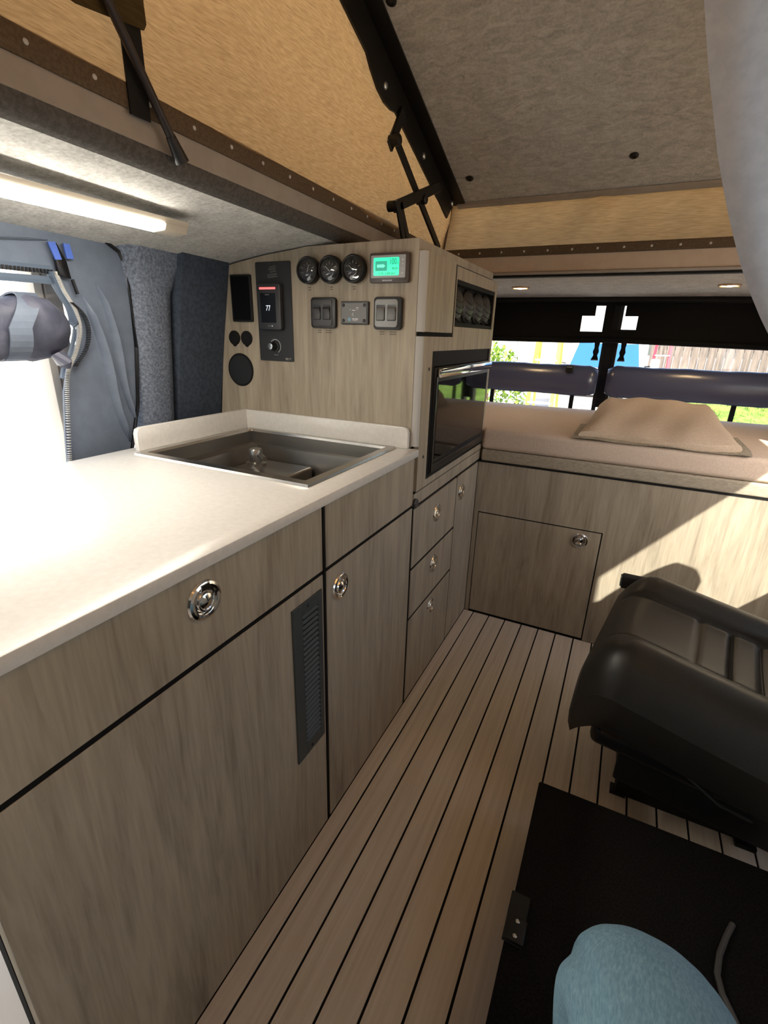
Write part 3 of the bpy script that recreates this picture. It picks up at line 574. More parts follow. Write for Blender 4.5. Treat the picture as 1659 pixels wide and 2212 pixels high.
# rocker switch pairs
def switches(x, label, plate, capt):
    s_ = thing('rocker_switch_pair', label, 'switch', (x,YP,1.212)); z = 1.2525
    MB().prism(rrect(x,z,0.082,0.080,0.009), 'y', py(0.010), YP).build('frame', 'black_plastic', s_, bevel=0.002)
    MB().prism(rrect(x-0.003,z,0.066,0.068,0.008), 'y', py(0.0125), py(0.009)).build('bezel', plate, s_, bevel=0.0012)
    for dx in (-0.0185,0.0135):
        xx = x + dx
        rk = MB().prism(rrect(xx,z+0.001,0.026,0.039,0.003), 'y', py(0.0132), py(0.012)).build('well', 'display_black', s_)
        MB().add([(xx-0.0115+q*0.023,py(yo),z+zo) for q in (0,1) for yo, zo in ((0.0125,0.016),(0.0195,0.0085),(0.0155,0.002),(0.0150,-0.006),(0.0165,-0.0165),(0.0125,-0.017))],
                 [(0,1,2,3,4,5),(11,10,9,8,7,6)] + [(i,(i+1)%6,(i+1)%6+6,i+6) for i in range(6)]).build('rocker', 'dark_grey_plastic' if plate != 'light_grey_plastic' else 'mid_grey_plastic', rk, bevel=0.001)
    for dx, w_ in ((-0.019,0.014),(0.013,0.020)):
        for k in range(2): MB().box(x+dx-w_/2,x+dx+w_/2,py(0.0004),YP,1.2055-0.0055*k,1.2075-0.0055*k).build('caption', 'dark_print', s_)
switches(-0.2950, 'pair of black rocker switches below the gauges', 'dark_grey_plastic', 0)
switches(-0.0945, 'pair of rocker switches on a grey bezel below the green screen', 'light_grey_plastic', 0)
t_ = thing('remote_switch_plate', 'small grey plate with four corner screws between the rocker switches', 'switch plate', (-0.196,YP,1.223))
MB().prism(rrect(-0.196,1.2528,0.086,0.0585,0.003), 'y', py(0.006), YP).build('frame', 'black_plastic', t_, bevel=0.001, seg=1)
MB().prism(rrect(-0.1975,1.2528,0.079,0.051,0.002), 'y', py(0.0075), py(0.006)).build('face', 'mid_grey_plastic', t_, bevel=0.0006, seg=1)
for sx in (-1,1):
    for sz in (-1,1): MB().lathe([(0.0046,0.0070),(0.0046,0.0078),(0.003,0.0090),(0,0.0085)], (-0.1975+sx*0.0325,YP,1.2528+sz*0.0195), (0,-1,0), 14).build('screw', 'black_plastic', t_, smooth=True)
MB().lathe([(0.0055,0.0075),(0.0055,0.0078),(0.0035,0.0085),(0.0035,0.010),(0,0.0105)], (-0.1985,YP,1.2495), (0,-1,0), 16).build('button', 'light_grey_plastic', t_, smooth=True)
for x, z, w_, h_ in ((-0.1865,1.2655,0.008,0.002),(-0.1975,1.2595,0.010,0.002),(-0.2085,1.2612,0.0022,0.0022),(-0.187,1.2612,0.0022,0.0022),(-0.1985,1.2378,0.007,0.0026),(-0.1885,1.2378,0.010,0.0026),(-0.1935,1.2345,0.014,0.0012)):
    MB().box(x-w_/2,x+w_/2,py(0.0078),py(0.0074),z-h_/2,z+h_/2).build('print_mark', 'white_print', t_)
MB().lathe([(0.0048,0.0074),(0.0048,0.0078),(0,0.0078)], (-0.211,YP,1.2365), (0,-1,0), 18).build('logo_disc', 'blue_print', t_)

# =================================================================== BED
bd = thing('bed_base', 'taupe wood bed base with a square hatch in its front panel', 'bed', (0.7,2.4,0.0))
b = MB(); b.box(0.001,0.019,YB,YB+T,0.0,0.494); b.box(0.001,RX-0.002,YB,YB+T,0.4945,0.712); b.box(0.519,RX-0.002,YB,YB+T,0.0,0.4945)
b.build('front_panel', 'wood', bd)
MB().box(0.001,RX-0.002,YB+T,YB+T+0.02,0.0,0.71).build('frame', 'gap_black', bd)
MB().prism([(0.003,YB-0.002),(RX-0.002,YB-0.002),(RX-0.002,2.86),(-0.62,2.86),(-0.62,1.958),(0.003,1.958)], 'z', 0.7125, 0.7195).build('deck', 'black_matte', bd)
hb_ = MB(); hb_.box(0.0192,0.0218,YB+0.0008,YB+0.017,0.0,0.4942); hb_.box(0.5142,0.5188,YB+0.0008,YB+0.017,0.0,0.4942); hb_.box(0.0218,0.5142,YB+0.0008,YB+0.017,0.4898,0.4942); hb_.box(0.0218,0.5142,YB+0.0008,YB+0.017,0.0,0.0085)  # black strips round the hatch in place of gap shadow
hb_ = hb_.build('gap_shade', 'gap_black', bd); hb_['kind'] = 'stuff'
h_ = MB().box(0.0220,0.5138,YB-0.0005,YB+T-0.002,0.009,0.4895).build('hatch', 'wood', bd, bevel=0.001, seg=1)
latch(h_, YB-0.0005, 0.448, x=0.440, rot=-math.pi/2)
mt = thing('mattress', 'pale pinkish mattress covering the platform bed', 'mattress', (0.7,2.4,0.72))
def mattress(name, mat, z0, z1, ins, bev):
    MB().prism([(0.006+ins,YB-0.012+ins),(RX-0.03-ins,YB-0.012+ins),(RX-0.03-ins,2.83-ins),(-0.60,2.83-ins),(-0.60,1.964+ins),(0.006+ins,1.964+ins)], 'z', z0, z1).build(name, mat, mt, bevel=bev, seg=5)
mattress('topper', 'sheet', 0.769, 0.852, 0.0, 0.034); mattress('base_cushion', 'bed_linen', 0.72, 0.7685, 0.004, 0.008)
# folded blanket
bl = MB(); nx, ny = 28, 22
def blz(u, v):   # u across, v front->back
    e = min(1, u*9, (1-u)*9); e2 = min(1, v*7, (1-v)*7)
    h = 0.086*(0.30+0.70*min(1, v*1.5))*(max(0,e)**0.45)*(max(0,e2)**0.4)
    return 0.855 + 0.022 + h + 0.004*math.sin(u*9+v*4) + 0.003*math.sin(u*21-v*7)
def bxy(u, v): 
    return (0.375+0.505*u + 0.010*(0.5-u)*v*4, 1.945+0.62*v + 0.010*math.sin(u*7)*(1-v))
top = lambda u, v: (*bxy(u, v), blz(u, v)); 
bl.grid(top, nx, ny)
def edge(k):
    pts = []
    for i in range(nx+1): pts.append((i/nx, 0))
    for j in range(1, ny+1): pts.append((1, j/ny))
    for i in range(nx-1, -1, -1): pts.append((i/nx, 1))
    for j in range(ny-1, 0, -1): pts.append((0, j/ny))
    return pts
ed = edge(0)
R0 = [top(u, v) for u, v in ed]; cx, cy = 0.63, 2.25
R1 = [(x+(x-cx)*0.020, y+(y-cy)*0.016, z-0.011) for x, y, z in R0]; R2 = [(x, y, 0.8535) for x, y, z in R0]
bl.rings([R0, R1, R2], cap=False)
bk = thing('folded_blanket', 'beige folded blanket lying on the mattress', 'blanket', (0.63,2.25,0.853))
bl.build('upper_fold', 'blanket', bk, smooth=True, ang=70)
b = MB()
b.grid(lambda u, v: (0.352+0.56*u, 1.922+0.30*v, 0.8545+0.010*min(1,v*6)+0.003*math.sin(u*14)), 24, 6)
b.grid(lambda u, v: (0.352+0.56*u, 1.922+0.30*v, 0.8535), 24, 6)
b.build('lower_fold', 'bed_linen', bk, smooth=True)

# =================================================================== REAR WINDOW DRESSING
yb = 2.868
bz = thing('window_blind', 'black blackout blind across the upper rear window', 'blind', (0.38,yb,1.19))
b = MB()
def bb(x0,x1,z0,z1): b.box(x0,x1,yb,yb+0.012,z0,z1)
bb(-0.74,0.228,1.19,1.40); bb(0.228,0.29,1.318,1.40); bb(0.228,0.335,1.19,1.243); bb(0.29,0.335,1.366,1.40); bb(0.335,0.378,1.19,1.40)
bb(0.378,0.43,1.366,1.40); bb(0.378,0.49,1.19,1.255); bb(0.43,0.49,1.318,1.40); bb(0.49,1.42,1.19,1.40)
b.build('panel', 'blind_black', bz)
MB().tube([(-0.74,yb-0.014,1.196),(0.2,yb-0.014,1.198),(0.38,yb-0.014,1.204),(0.8,yb-0.014,1.196),(1.42,yb-0.014,1.182)], 0.014, 12).build('bottom_roll', 'blind_black', bz, smooth=True)
MB().tube([(-0.74,yb-0.016,1.392),(0.38,yb-0.016,1.398),(1.42,yb-0.016,1.378)], 0.016, 10).build('top_roll', 'black_matte', bz, smooth=True)
MB().box(0.362,0.404,2.884,2.905,0.86,1.41).build('door_post', 'black_matte', wn)
for x0, x1, zc, lab in ((-0.74,0.355,1.000,'left'),(0.400,1.42,1.005,'right')):
    cv = thing('rolled_cover', 'navy rolled window cover under the blind, %s' % ('on the shorter side with a buckle' if lab == 'left' else 'on the side behind the blanket'), 'window cover', ((x0+x1)/2,2.83,zc-0.08))
    n = 26; rg = []
    for k in range(n+1):
        x = x0+(x1-x0)*k/n; wv = 0.0015*math.sin(k*0.9)+0.0010*math.sin(k*2.3); e = 0.8 if k in (0,n) else 1
        rg.append([(x, 2.80+0.055*e*math.cos(a)+wv*0.5, zc + (0.078*e+wv)*math.sin(a)) for a in [2*math.pi*q/18 for q in range(18)]])
    MB().rings(rg).build('roll', 'cover_navy', cv, smooth=True, ang=80)
    for xs_ in ((-0.20,0.24) if lab == 'left' else (0.455,0.98)):
        MB().box(xs_-0.011,xs_+0.011,2.862,2.866,0.845,0.96).build('strap', 'black_matte', cv)
bu = thing('strap_buckle', 'small metal buckle clipped on the navy rolled cover', 'buckle', (0.215,2.76,1.05))
MB().box(0.200,0.240,2.738,2.748,1.040,1.078).build('clip', 'black_plastic', bu, bevel=0.004); MB().box(0.206,0.232,2.732,2.738,1.066,1.070).build('bar', 'aluminium', bu)
for x in (0.325,0.45):
    hg = thing('hanging_strap', 'short black strap end below the blind, ' + ('on the buckle side of the door post' if x < 0.38 else 'above the cover behind the blanket'), 'strap', (x,yb-0.03,1.12), 'strap ends below the blind')
    MB().prism([(x-0.014,1.20),(x+0.014,1.20),(x+0.010,1.165),(x+0.014,1.145),(x+0.009,1.128),(x+0.017,1.105),(x-0.020,1.105),(x-0.010,1.128),(x-0.015,1.145),(x-0.010,1.165)], 'y', yb-0.036, yb-0.030).build('webbing', 'blind_black', hg)
    MB().box(x-0.018,x+0.016,yb-0.038,yb-0.029,1.102,1.106).build('tip', 'aluminium', hg)
# ceiling spots
for x, y in ((-0.016,2.45),(0.794,2.47)):
    s_ = thing('ceiling_spot', 'round warm ceiling spotlight above the bed, ' + ('beside the tower cabinet' if x < 0.3 else 'beside the pale curtain'), 'spotlight', (x,y,1.41), 'spotlights above the bed')
    u = (y-OY1-0.02)/(2.9-OY1-0.02); z = rcz(u)
    MB().lathe([(0.040,0.001),(0.040,-0.004),(0.034,-0.007),(0.030,-0.003)], (x,y,z), (0,0,1), 28).build('ring', 'spot_ring', s_, smooth=True)
    MB().lathe([(0.031,-0.004),(0.0,-0.009)], (x,y,z), (0,0,1), 28).build('lens', 'spot_lens', s_, smooth=True)

# =================================================================== LEFT WINDOW SCREEN
sn = thing('window_screen', 'slate blue fabric door screen zipped open over the side doorway', 'screen', (-0.70,0.4,0.88))
outl = [(-0.45,1.415),(0.66,1.417),(0.80,1.411),(0.87,1.398),(0.912,1.375),(0.928,1.34),(0.93,1.15),(0.915,1.0),(0.875,0.86),(0.700,0.86),(0.708,0.95),(0.722,1.05),(0.740,1.11),(0.772,1.16),(0.780,1.20),(0.772,1.24),(0.755,1.28),(0.742,1.305),(0.70,1.3085),(-0.45,1.296)]
def sx_(z): return -0.690 - 0.05*(1.41-z)
nP = len(outl)
sm = MB(); sm.add([(sx_(z),y,z) for y, z in outl] + [(sx_(z)-0.006,y,z) for y, z in outl], [tuple(range(nP)), tuple(range(2*nP-1,nP-1,-1))] + [(i,i+nP,(i+1)%nP+nP,(i+1)%nP) for i in range(nP)])
sm.build('cloth_panel', 'screen_cloth', sn)
MB().tube([(sx_(z)+0.004,y,z) for y, z in outl[:9]], 0.005, 8).build('piping', 'zip_black', sn, smooth=True)
# soft folds in the cloth right of the zipper
for y0, z0, y1, z1, r in ((0.80,1.27,0.878,0.90,0.011),(0.84,1.30,0.905,0.95,0.009),(0.50,1.345,0.74,1.375,0.006)):
    MB().tube([(sx_(z0+(z1-z0)*k/8)-0.001, y0+(y1-y0)*k/8+0.008*math.sin(k*0.8), z0+(z1-z0)*k/8) for k in range(9)], [0.002]+[r]*7+[0.002], 8, flat=(2.0,0.5)).build('fold', 'screen_cloth', sn, smooth=True, ang=80)
hz = [(-0.45,1.302),(0.3,1.309),(0.60,1.313),(0.735,1.316)]
MB().tube([(sx_(z)+0.004,y,z) for y, z in hz], 0.009, 6, flat=(0.25,1)).build('zip_tape', 'zip_tape', sn)
MB().tube([(sx_(z)+0.004,y,z-0.022) for y, z in hz], 0.009, 6, flat=(0.25,1)).build('zip_tape', 'zip_tape', sn)
tt = MB()
for k in range(75):
    y = 0.735 - k*0.0075; z = 1.3145 + (y-0.735)*0.012
    tt.box(sx_(z)+0.002, sx_(z)+0.009, y-0.0022, y+0.0022, z-0.008, z+0.001)
zt = tt.build('zip_teeth', 'zip_black', sn); zt['kind'] = 'stuff'
def curve(pts, n):
    out = []
    P = [V3((0,)+p) for p in pts]; P = [P[0]] + P + [P[-1]]
    for i in range(1, len(P)-2):
        for k in range(n):
            t = k/n; a, b_, c, d = P[i-1], P[i], P[i+1], P[i+2]
            out.append(0.5*((2*b_)+(-a+c)*t+(2*a-5*b_+4*c-d)*t*t+(-a+3*b_-3*c+d)*t**3))
    out.append(P[-2]); return [(p.y, p.z) for p in out]
vz = curve([(0.740,1.312),(0.752,1.275),(0.772,1.235),(0.776,1.19),(0.758,1.14),(0.730,1.09),(0.715,1.0),(0.700,0.88)], 10)
MB().tube([(sx_(z)+0.010,y-0.012,z) for y, z in vz[:52]], 0.011, 6, flat=(1,0.25)).build('zip_tape', 'zip_tape', sn)
tt = MB()
for i in range(len(vz)-1):
    for h in (0,0.5):
        y = vz[i][0]*(1-h)+vz[i+1][0]*h; z = vz[i][1]*(1-h)+vz[i+1][1]*h
        tt.box(sx_(z)+0.004, sx_(z)+0.013, y-0.001, y+0.005, z-0.0006, z+0.0009)
zt = tt.build('zip_teeth', 'edge_silver', sn); zt['kind'] = 'stuff'
v2 = curve([(0.765,1.25),(0.790,1.225),(0.797,1.19),(0.785,1.15),(0.752,1.11)], 10); tt = MB()
for y, z in v2: tt.box(sx_(z)+0.008, sx_(z)+0.016, y-0.003, y+0.004, z-0.0012, z+0.0012)
zt = tt.build('zip_teeth', 'zip_black', sn); zt['kind'] = 'stuff'
zx = sx_(1.33)
MB().prism([(0.744,1.305),(0.772,1.300),(0.768,1.335),(0.752,1.372),(0.742,1.365)], 'x', zx+0.006, zx+0.016).build('slider', 'zip_black', sn, bevel=0.002)
MB().prism([(0.732,1.370),(0.748,1.372),(0.756,1.338),(0.742,1.336)], 'x', zx+0.014, zx+0.018).build('pull_tab', 'blue_tape', sn)
MB().prism([(0.766,1.372),(0.780,1.372),(0.784,1.342),(0.768,1.342)], 'x', zx+0.014, zx+0.018).build('pull_tab', 'blue_tape', sn)
MB().tube([(zx+0.012,0.775,1.30),(zx+0.010,0.783,1.27)], 0.004, 8).build('pull_cord', 'zip_black', sn)
# rolled-up flap
rf = thing('rolled_flap', 'lumpy rolled-up dark fabric flap tied above the bright doorway', 'fabric flap', (-0.68,0.4,1.13))
n = 30; rg = []
for k in range(n+1):
    y = -0.45 + (0.735+0.45)*k/n; e = 0.55 if k == n else (0.9 if k == n-1 else 1)
    pinch = 0.012*math.exp(-((y-0.62)/0.03)**2)
    ring = []
    for q in range(20):
        a = 2*math.pi*q/20; rr = (0.070-pinch)*e*(1+0.07*math.sin(3*a+y*9)+0.05*math.sin(5*a-y*23)+0.03*math.sin(2*a+y*47))
        ring.append((-0.690+rr*0.82*math.cos(a), y, 1.195+rr*math.sin(a)+0.004*math.sin(y*30)))
    rg.append(ring)
MB().rings(rg).build('roll', 'roll_cloth', rf, smooth=True, ang=70)
MB().rings([[(-0.690+(0.066+o)*0.86*math.cos(a), 0.615+dy+0.05*max(0,math.sin(a)), 1.195+(0.066+o)*math.sin(a)) for o, dy in ((0,-0.022),(0.004,-0.022),(0.004,0.022),(0,0.022))] for a in [math.radians(-110+260*k/24) for k in range(25)]]).build('tie_strap', 'screen_cloth', rf)
MB().tube([(-0.675,0.705,1.14),(-0.668,0.712,1.12),(-0.672,0.72,1.108)], [0.02,0.022,0.006], 10, flat=(1.3,0.7)).build('loose_end', 'roll_cloth', rf, smooth=True)
# door frame post outside the opening
pf = thing('door_frame_post', 'pale beige door frame post seen behind the zipped screen', 'door frame', (-0.82,0.76,0.0))
MB().box(-0.86,-0.80,0.755,0.775,0.0,1.43).build('outer_rail', 'cream_frame', pf, bevel=0.003); MB().box(-0.85,-0.795,0.778,0.815,0.0,1.43).build('inner_rail', 'taupe_paint', pf, bevel=0.003)
MB().box(-0.85,-0.70,0.72,0.90,-0.05,0.0).build('foot_plate', 'cream_frame', pf)

# =================================================================== LED BAR
led = thing('light_bar', 'lit white strip light under the felt soffit above the worktop', 'strip light', (-0.42,0.4,1.395))
def lz(x): return 1.4095
MB().prism([(-0.447,1.408),(-0.440,1.3965),(-0.400,1.3985),(-0.393,1.412)], 'y', -0.05, 0.865).build('housing', 'cream_frame', led)
MB().prism([(-0.4425,1.3985),(-0.440,1.390),(-0.436,1.388),(-0.404,1.390),(-0.400,1.392),(-0.3975,1.4005)], 'y', -0.045, 0.805).build('diffuser', 'led_tube', led, smooth=True, ang=60)
MB().prism([(-0.4445,1.3995),(-0.441,1.389),(-0.437,1.387),(-0.403,1.389),(-0.399,1.391),(-0.3955,1.4015)], 'y', 0.806, 0.862).build('end_cap', 'cream_frame', led, bevel=0.001)

# =================================================================== POP-TOP HARDWARE
rl = thing('roof_rail', 'black metal rail along the left edge of the raised roof', 'rail', (-0.2,1.4,1.8))
pts = []
N = 24
lo = []; hi = []
for k in range(N+1):
    y = OY0 + 0.02 + (1.985-OY0-0.02)*k/N; hi.append((y, rz(y)-0.001))
    lo.append((y, rz(y) - (0.085 if y < 1.93 else 0.085)))
hi.append((2.008, rz(2.008)-0.001)); lo[-1] = (1.93, rz(1.93)-0.085); lo.append((1.985, rz(1.985)-0.012))
MB().prism(hi + lo[::-1], 'x', -0.2085, -0.2025).build('web', 'black_paint', rl)
fl = MB(); fl.rings([[(-0.2025,y,rz(y)-0.001),(-0.160,y,rz(y)-0.001),(-0.160,y,rz(y)-0.006),(-0.2025,y,rz(y)-0.006)] for y in (OY0+0.02, 2.0)]); fl.build('flange', 'black_paint', rl)
bu_ = [(1.30,0.085),(1.32,0.098),(1.36,0.112),(1.40,0.112),(1.44,0.100),(1.47,0.085)]
MB().prism([(y, rz(y)-d) for y, d in bu_] + [(1.47,rz(1.47)-0.05),(1.30,rz(1.30)-0.05)], 'x', -0.2088, -0.2022).build('lug', 'black_paint', rl)
for y, dz in ((1.395,0.08),(1.675,0.055),(1.965,0.018)):
    MB().lathe([(0.009,0),(0.009,0.004),(0.006,0.007),(0,0.007)], (-0.2022,y,rz(y)-dz), (1,0,0), 14).build('bolt', 'aluminium', rl, smooth=True)
hg = thing('lift_linkage', 'black folding arms linking the roof rail to the roof edge behind the tower', 'linkage', (-0.2,1.6,1.47))
def arm(y0,z0,y1,z1,w_,x=-0.198,t=0.008,name='arm'): MB().bar((x,y0,z0),(x,y1,z1),t,w_,up=(1,0,0)).build(name,'black_paint',hg)
HX = -0.196
def flat(p0, p1, w_, x, name):
    (y0,z0),(y1,z1) = p0,p1; dy, dz = y1-y0, z1-z0; L_ = math.hypot(dy,dz); ny_, nz_ = -dz/L_*w_/2, dy/L_*w_/2
    MB().prism([(y0+ny_,z0+nz_),(y1+ny_,z1+nz_),(y1-ny_,z1-nz_),(y0-ny_,z0-nz_)], 'x', x, x+0.008).build(name, 'black_paint', hg, bevel=0.0015, seg=1)
flat((1.505,1.790),(1.425,1.685),0.030,-0.2015,'drop_link'); flat((1.432,1.712),(1.825,1.492),0.026,-0.192,'long_arm')
flat((1.775,1.672),(1.425,1.540),0.030,-0.183,'cross_arm'); flat((1.425,1.556),(1.487,1.452),0.020,-0.175,'lower_link'); flat((1.462,1.560),(1.545,1.452),0.022,-0.183,'lower_link')
for y, z in ((1.432,1.70),(1.435,1.545),(1.64,1.605)): MB().lathe([(0.014,0),(0.014,0.030),(0.011,0.033),(0,0.033)], (-0.2015,y,z), (1,0,0), 16).build('pivot', 'black_paint', hg, smooth=True)
st = thing('roof_strap', 'black webbing strap hanging on the tan canvas near the strip light', 'strap', (-0.225,0.63,1.52))
MB().box(-0.2335,-0.2305,0.617,0.652,1.50,2.02).build('webbing', 'black_matte', st)
gs = thing('gas_strut', 'thin dark gas strut slanting down to the taupe roof edge', 'strut', (-0.22,0.7,1.46))
MB().tube([(-0.205,0.33,1.98),(-0.2155,0.585,1.62),(-0.222,0.688,1.477)], 0.007, 12).build('rod', simple('strut_brown', sr(38,30,28), 0.4), gs, smooth=True)
MB().tube([(-0.2215,0.679,1.489),(-0.2225,0.699,1.459)], [0.008,0.012], 12).build('end_fitting', 'black_plastic', gs, smooth=True)
MB().lathe([(0.006,0),(0.006,0.003),(0.003,0.005),(0,0.005)], (-0.240,0.716,1.473), (1,0,0), 12).build('screw', 'aluminium', gs, smooth=True)
fp = tag(MB().prism([(0.50,1.60),(0.55,1.595),(0.655,1.612),(0.660,1.62),(0.655,1.80),(0.45,1.80),(0.45,1.65)], 'x', -0.229, -0.226).build('canvas_flap', 'canvas_flap'), 'dark olive canvas flap at the top of the black strap', 'flap')

# =================================================================== CURTAIN (right)
cu = thing('curtain', 'pale grey curtain drawn aside at the right of the roof', 'curtain', (0.8,0.8,1.2))
edgep = [(1.78,0.470),(1.70,0.484),(1.567,0.506),(1.501,0.525),(1.407,0.556),(1.341,0.583),(1.279,0.612),(1.212,0.653),(1.13,0.72),(1.05,0.82)]
def el(z):
    for (z1,x1),(z0,x0) in zip(edgep[:-1], edgep[1:]):
        if z <= z1 and z >= z0: return x0+(x1-x0)*(z-z0)/(z1-z0)
    return edgep[-1][1]
def cfn(u, v):
    z = 1.78 - 0.73*v; x0 = el(z); x1 = 1.02 - 0.10*v; x = x0+(x1-x0)*u
    return (x, 0.80+0.03*(0.3+0.7*u)*math.sin(u*26+v*2.0)*min(1,u*8)+0.010*math.sin(u*9), z)
cm = MB(); cm.grid(cfn, 70, 24); cm.build('drape', 'curtain_cloth', cu, smooth=True, ang=180)
MB().tube([(0.42,0.80,1.79),(1.0,0.80,1.79)], 0.012, 12).build('rod', 'aluminium', cu, smooth=True)

# =================================================================== SEAT
seat = thing('swivel_seat', 'black leather swivel seat with pleated cushion facing the cabinets', 'seat', (0.80,1.32,0.0))
A_ = math.radians(-9); ca, sa = math.cos(A_), math.sin(A_)
def S(u, v, z):     # u back from the front edge, v across (+ = towards bed)
    z = z - 0.16*(u-0.05)            # cushion falls slightly to the back
    return (0.562 + ca*u - sa*v, 1.31 + sa*u + ca*v, z)
LN, WD = 0.56, 0.285
def ctop(u, v):
    q = abs(v); q = q*0.118/0.136 if (v < 0 and q < 0.136) else q; zt = 0.528
    bol = 0.030*math.exp(-((q-0.195)/0.060)**2)*min(1, u/0.10)
    zt += bol
    if u > 0.02:
        zt -= 0.016*math.exp(-((q-0.118)/0.009)**2)*min(1,(u-0.02)/0.05)       # seam between insert and bolster
        if q < 0.118:
            for us in (0.215,0.288,0.352,0.416,0.48): zt -= 0.009*math.exp(-((u-us)/0.0055)**2)
            zt -= 0.006*min(1,u/0.1)*math.cos(q/0.118*math.pi/2)
    du = max(0, 0.085-u)/0.085; zt -= 0.075*du**2.2
    dv = max(0, q-(WD-0.075))/0.075; zt -= 0.085*dv**2.3
    return zt
us_ = sorted(set([0,0.006,0.014,0.024,0.036,0.05,0.07,0.09] + [0.10+0.0075*k for k in range(58)])); us_ = [u for u in us_ if u <= 0.53]
vs2 = [-WD + 2*WD*k/76 for k in range(77)]
def wide(u): return 1.0 - 0.10*max(0,(0.09-u)/0.09)**2
cm = MB()
rows = []
for u in us_:
    row = [S(u, v*wide(u), ctop(u, v)) for v in vs2]; rows.append(row)
vsx = [p for r in rows for p in r]; nv = len(vs2)
cm.add(vsx, [(i*nv+j,(i+1)*nv+j,(i+1)*nv+j+1,i*nv+j+1) for i in range(len(us_)-1) for j in range(nv-1)])
# skirt
per = [(u, -1) for u in reversed(us_)] ; loop = [(us_[0], v) for v in vs2[1:-1]] 
bnd = [(u, vs2[0]) for u in reversed(us_)] + loop + [(u, vs2[-1]) for u in us_]
def skirt(u, v, dz, ins):
    x, y, z = S(u + ins*(1 if u < 0.05 else 0), v*wide(u)*(1-ins*1.2), ctop(u, v)); return (x, y, z - dz)
R = [[S(u, v*wide(u), ctop(u, v)) for u, v in bnd]]
for dz, zb, ins in ((0.03,None,-0.006),(0.065,None,-0.004),(0.09,None,0.004)): R.append([skirt(u, v, dz, ins) for u, v in bnd])
R.append([(*S(u + (0.022 if u < 0.05 else 0), v*wide(u)*0.95, 0)[:2], 0.345) for u, v in bnd]); R.append([(*S(u + (0.05 if u < 0.06 else 0), v*wide(u)*0.88, 0)[:2], 0.315) for u, v in bnd])
nb = len(bnd); base = [p for r in R for p in r]
cm.add(base, [(i*nb+j, i*nb+j+1, (i+1)*nb+j+1, (i+1)*nb+j) for i in range(len(R)-1) for j in range(nb-1)])
cm.add(R[-1], [tuple(range(nb))])
cm.build('cushion', 'leather', seat, smooth=True, ang=75)
# piping lines over pleats
for us in (0.288,0.352,0.416):
    MB().tube([S(us+0.002, -0.112+0.224*k/12, ctop(us+0.012, -0.112+0.224*k/12)-0.0005) for k in range(13)], 0.0016, 6).build('piping', 'black_matte', seat)
# underside shell, pedestal, levers
def loc_poly(pts): return [S(u, v, 0)[:2] for u, v in pts]
MB().prism(loc_poly([(0.045,-0.235),(0.50,-0.24),(0.50,0.24),(0.045,0.235)]), 'z', 0.255, 0.314).build('seat_pan', 'black_plastic', seat, bevel=0.02, seg=3)
MB().prism(loc_poly([(0.115,-0.215),(0.50,-0.215),(0.50,0.215),(0.115,0.215)]), 'z', 0.165, 0.254).build('slide_frame', 'black_paint', seat, bevel=0.006)
MB().box(0.672,1.12,1.20,1.50,0.0,0.164).build('pedestal', 'black_paint', seat, bevel=0.005)
MB().box(0.66,0.70,1.195,1.225,0.0,0.012).build('mount_foot', 'black_paint', seat); MB().box(0.955,1.0,1.178,1.215,0.0,0.012).build('mount_foot', 'black_paint', seat)
MB().tube([S(0.26,-0.235,0.32),S(0.32,-0.262,0.318),S(0.38,-0.264,0.325)], 0.005, 8).build('lever', 'black_plastic', seat, smooth=True)
MB().lathe([(0.014,0),(0.014,0.01),(0.008,0.014),(0,0.014)], S(0.028,-0.09,0.345), (-1,0.2,0), 14).build('knob', 'black_plastic', seat, smooth=True)
# backrest with a two-humped top
bkp = []
for k in range(33):
    v = -0.25+0.5*k/32; t = (v+0.25)/0.5
    hump = 0.905 + 0.03*abs(math.sin(t*2*math.pi))**0.6 - 0.05*max(0,(abs(v)-0.20)/0.05)**2
    bkp.append((v, hump))
mb = MB(); rg = []
for u, ins in ((0.50,0.0),(0.515,-0.012),(0.575,-0.012),(0.60,0.0)):
    ring = []
    for v, h in [(-0.25,0.36)] + bkp + [(0.25,0.36)]:
        vv = v*(1-ins*2); hh = h+(-ins*1.0 if h > 0.5 else 0)
        x, y, _ = S(u + 0.20*(hh-0.4), vv, 0); ring.append((x, y, hh))
    rg.append(ring)
mb.rings(rg).build('backrest', 'leather', seat, smooth=True, ang=60)
# belt buckle on the far side of the seat
bc = thing('belt_buckle', 'black seat belt buckle standing behind the leather seat', 'seat belt', (0.64,1.64,0.3))
MB().box(0.600,0.735,1.632,1.668,0.425,0.470).build('housing', 'black_plastic', bc, bevel=0.006, seg=2)
MB().box(0.5965,0.606,1.636,1.664,0.432,0.464).build('release_button', simple('button_steel', sr(120,140,146), 0.25, 0.6), bc)
MB().bar((0.70,1.65,0.44),(0.80,1.56,0.20),0.03,0.008).build('stalk', 'black_matte', bc); MB().box(0.77,0.83,1.51,1.58,0.0,0.21).build('anchor', 'black_paint', bc)

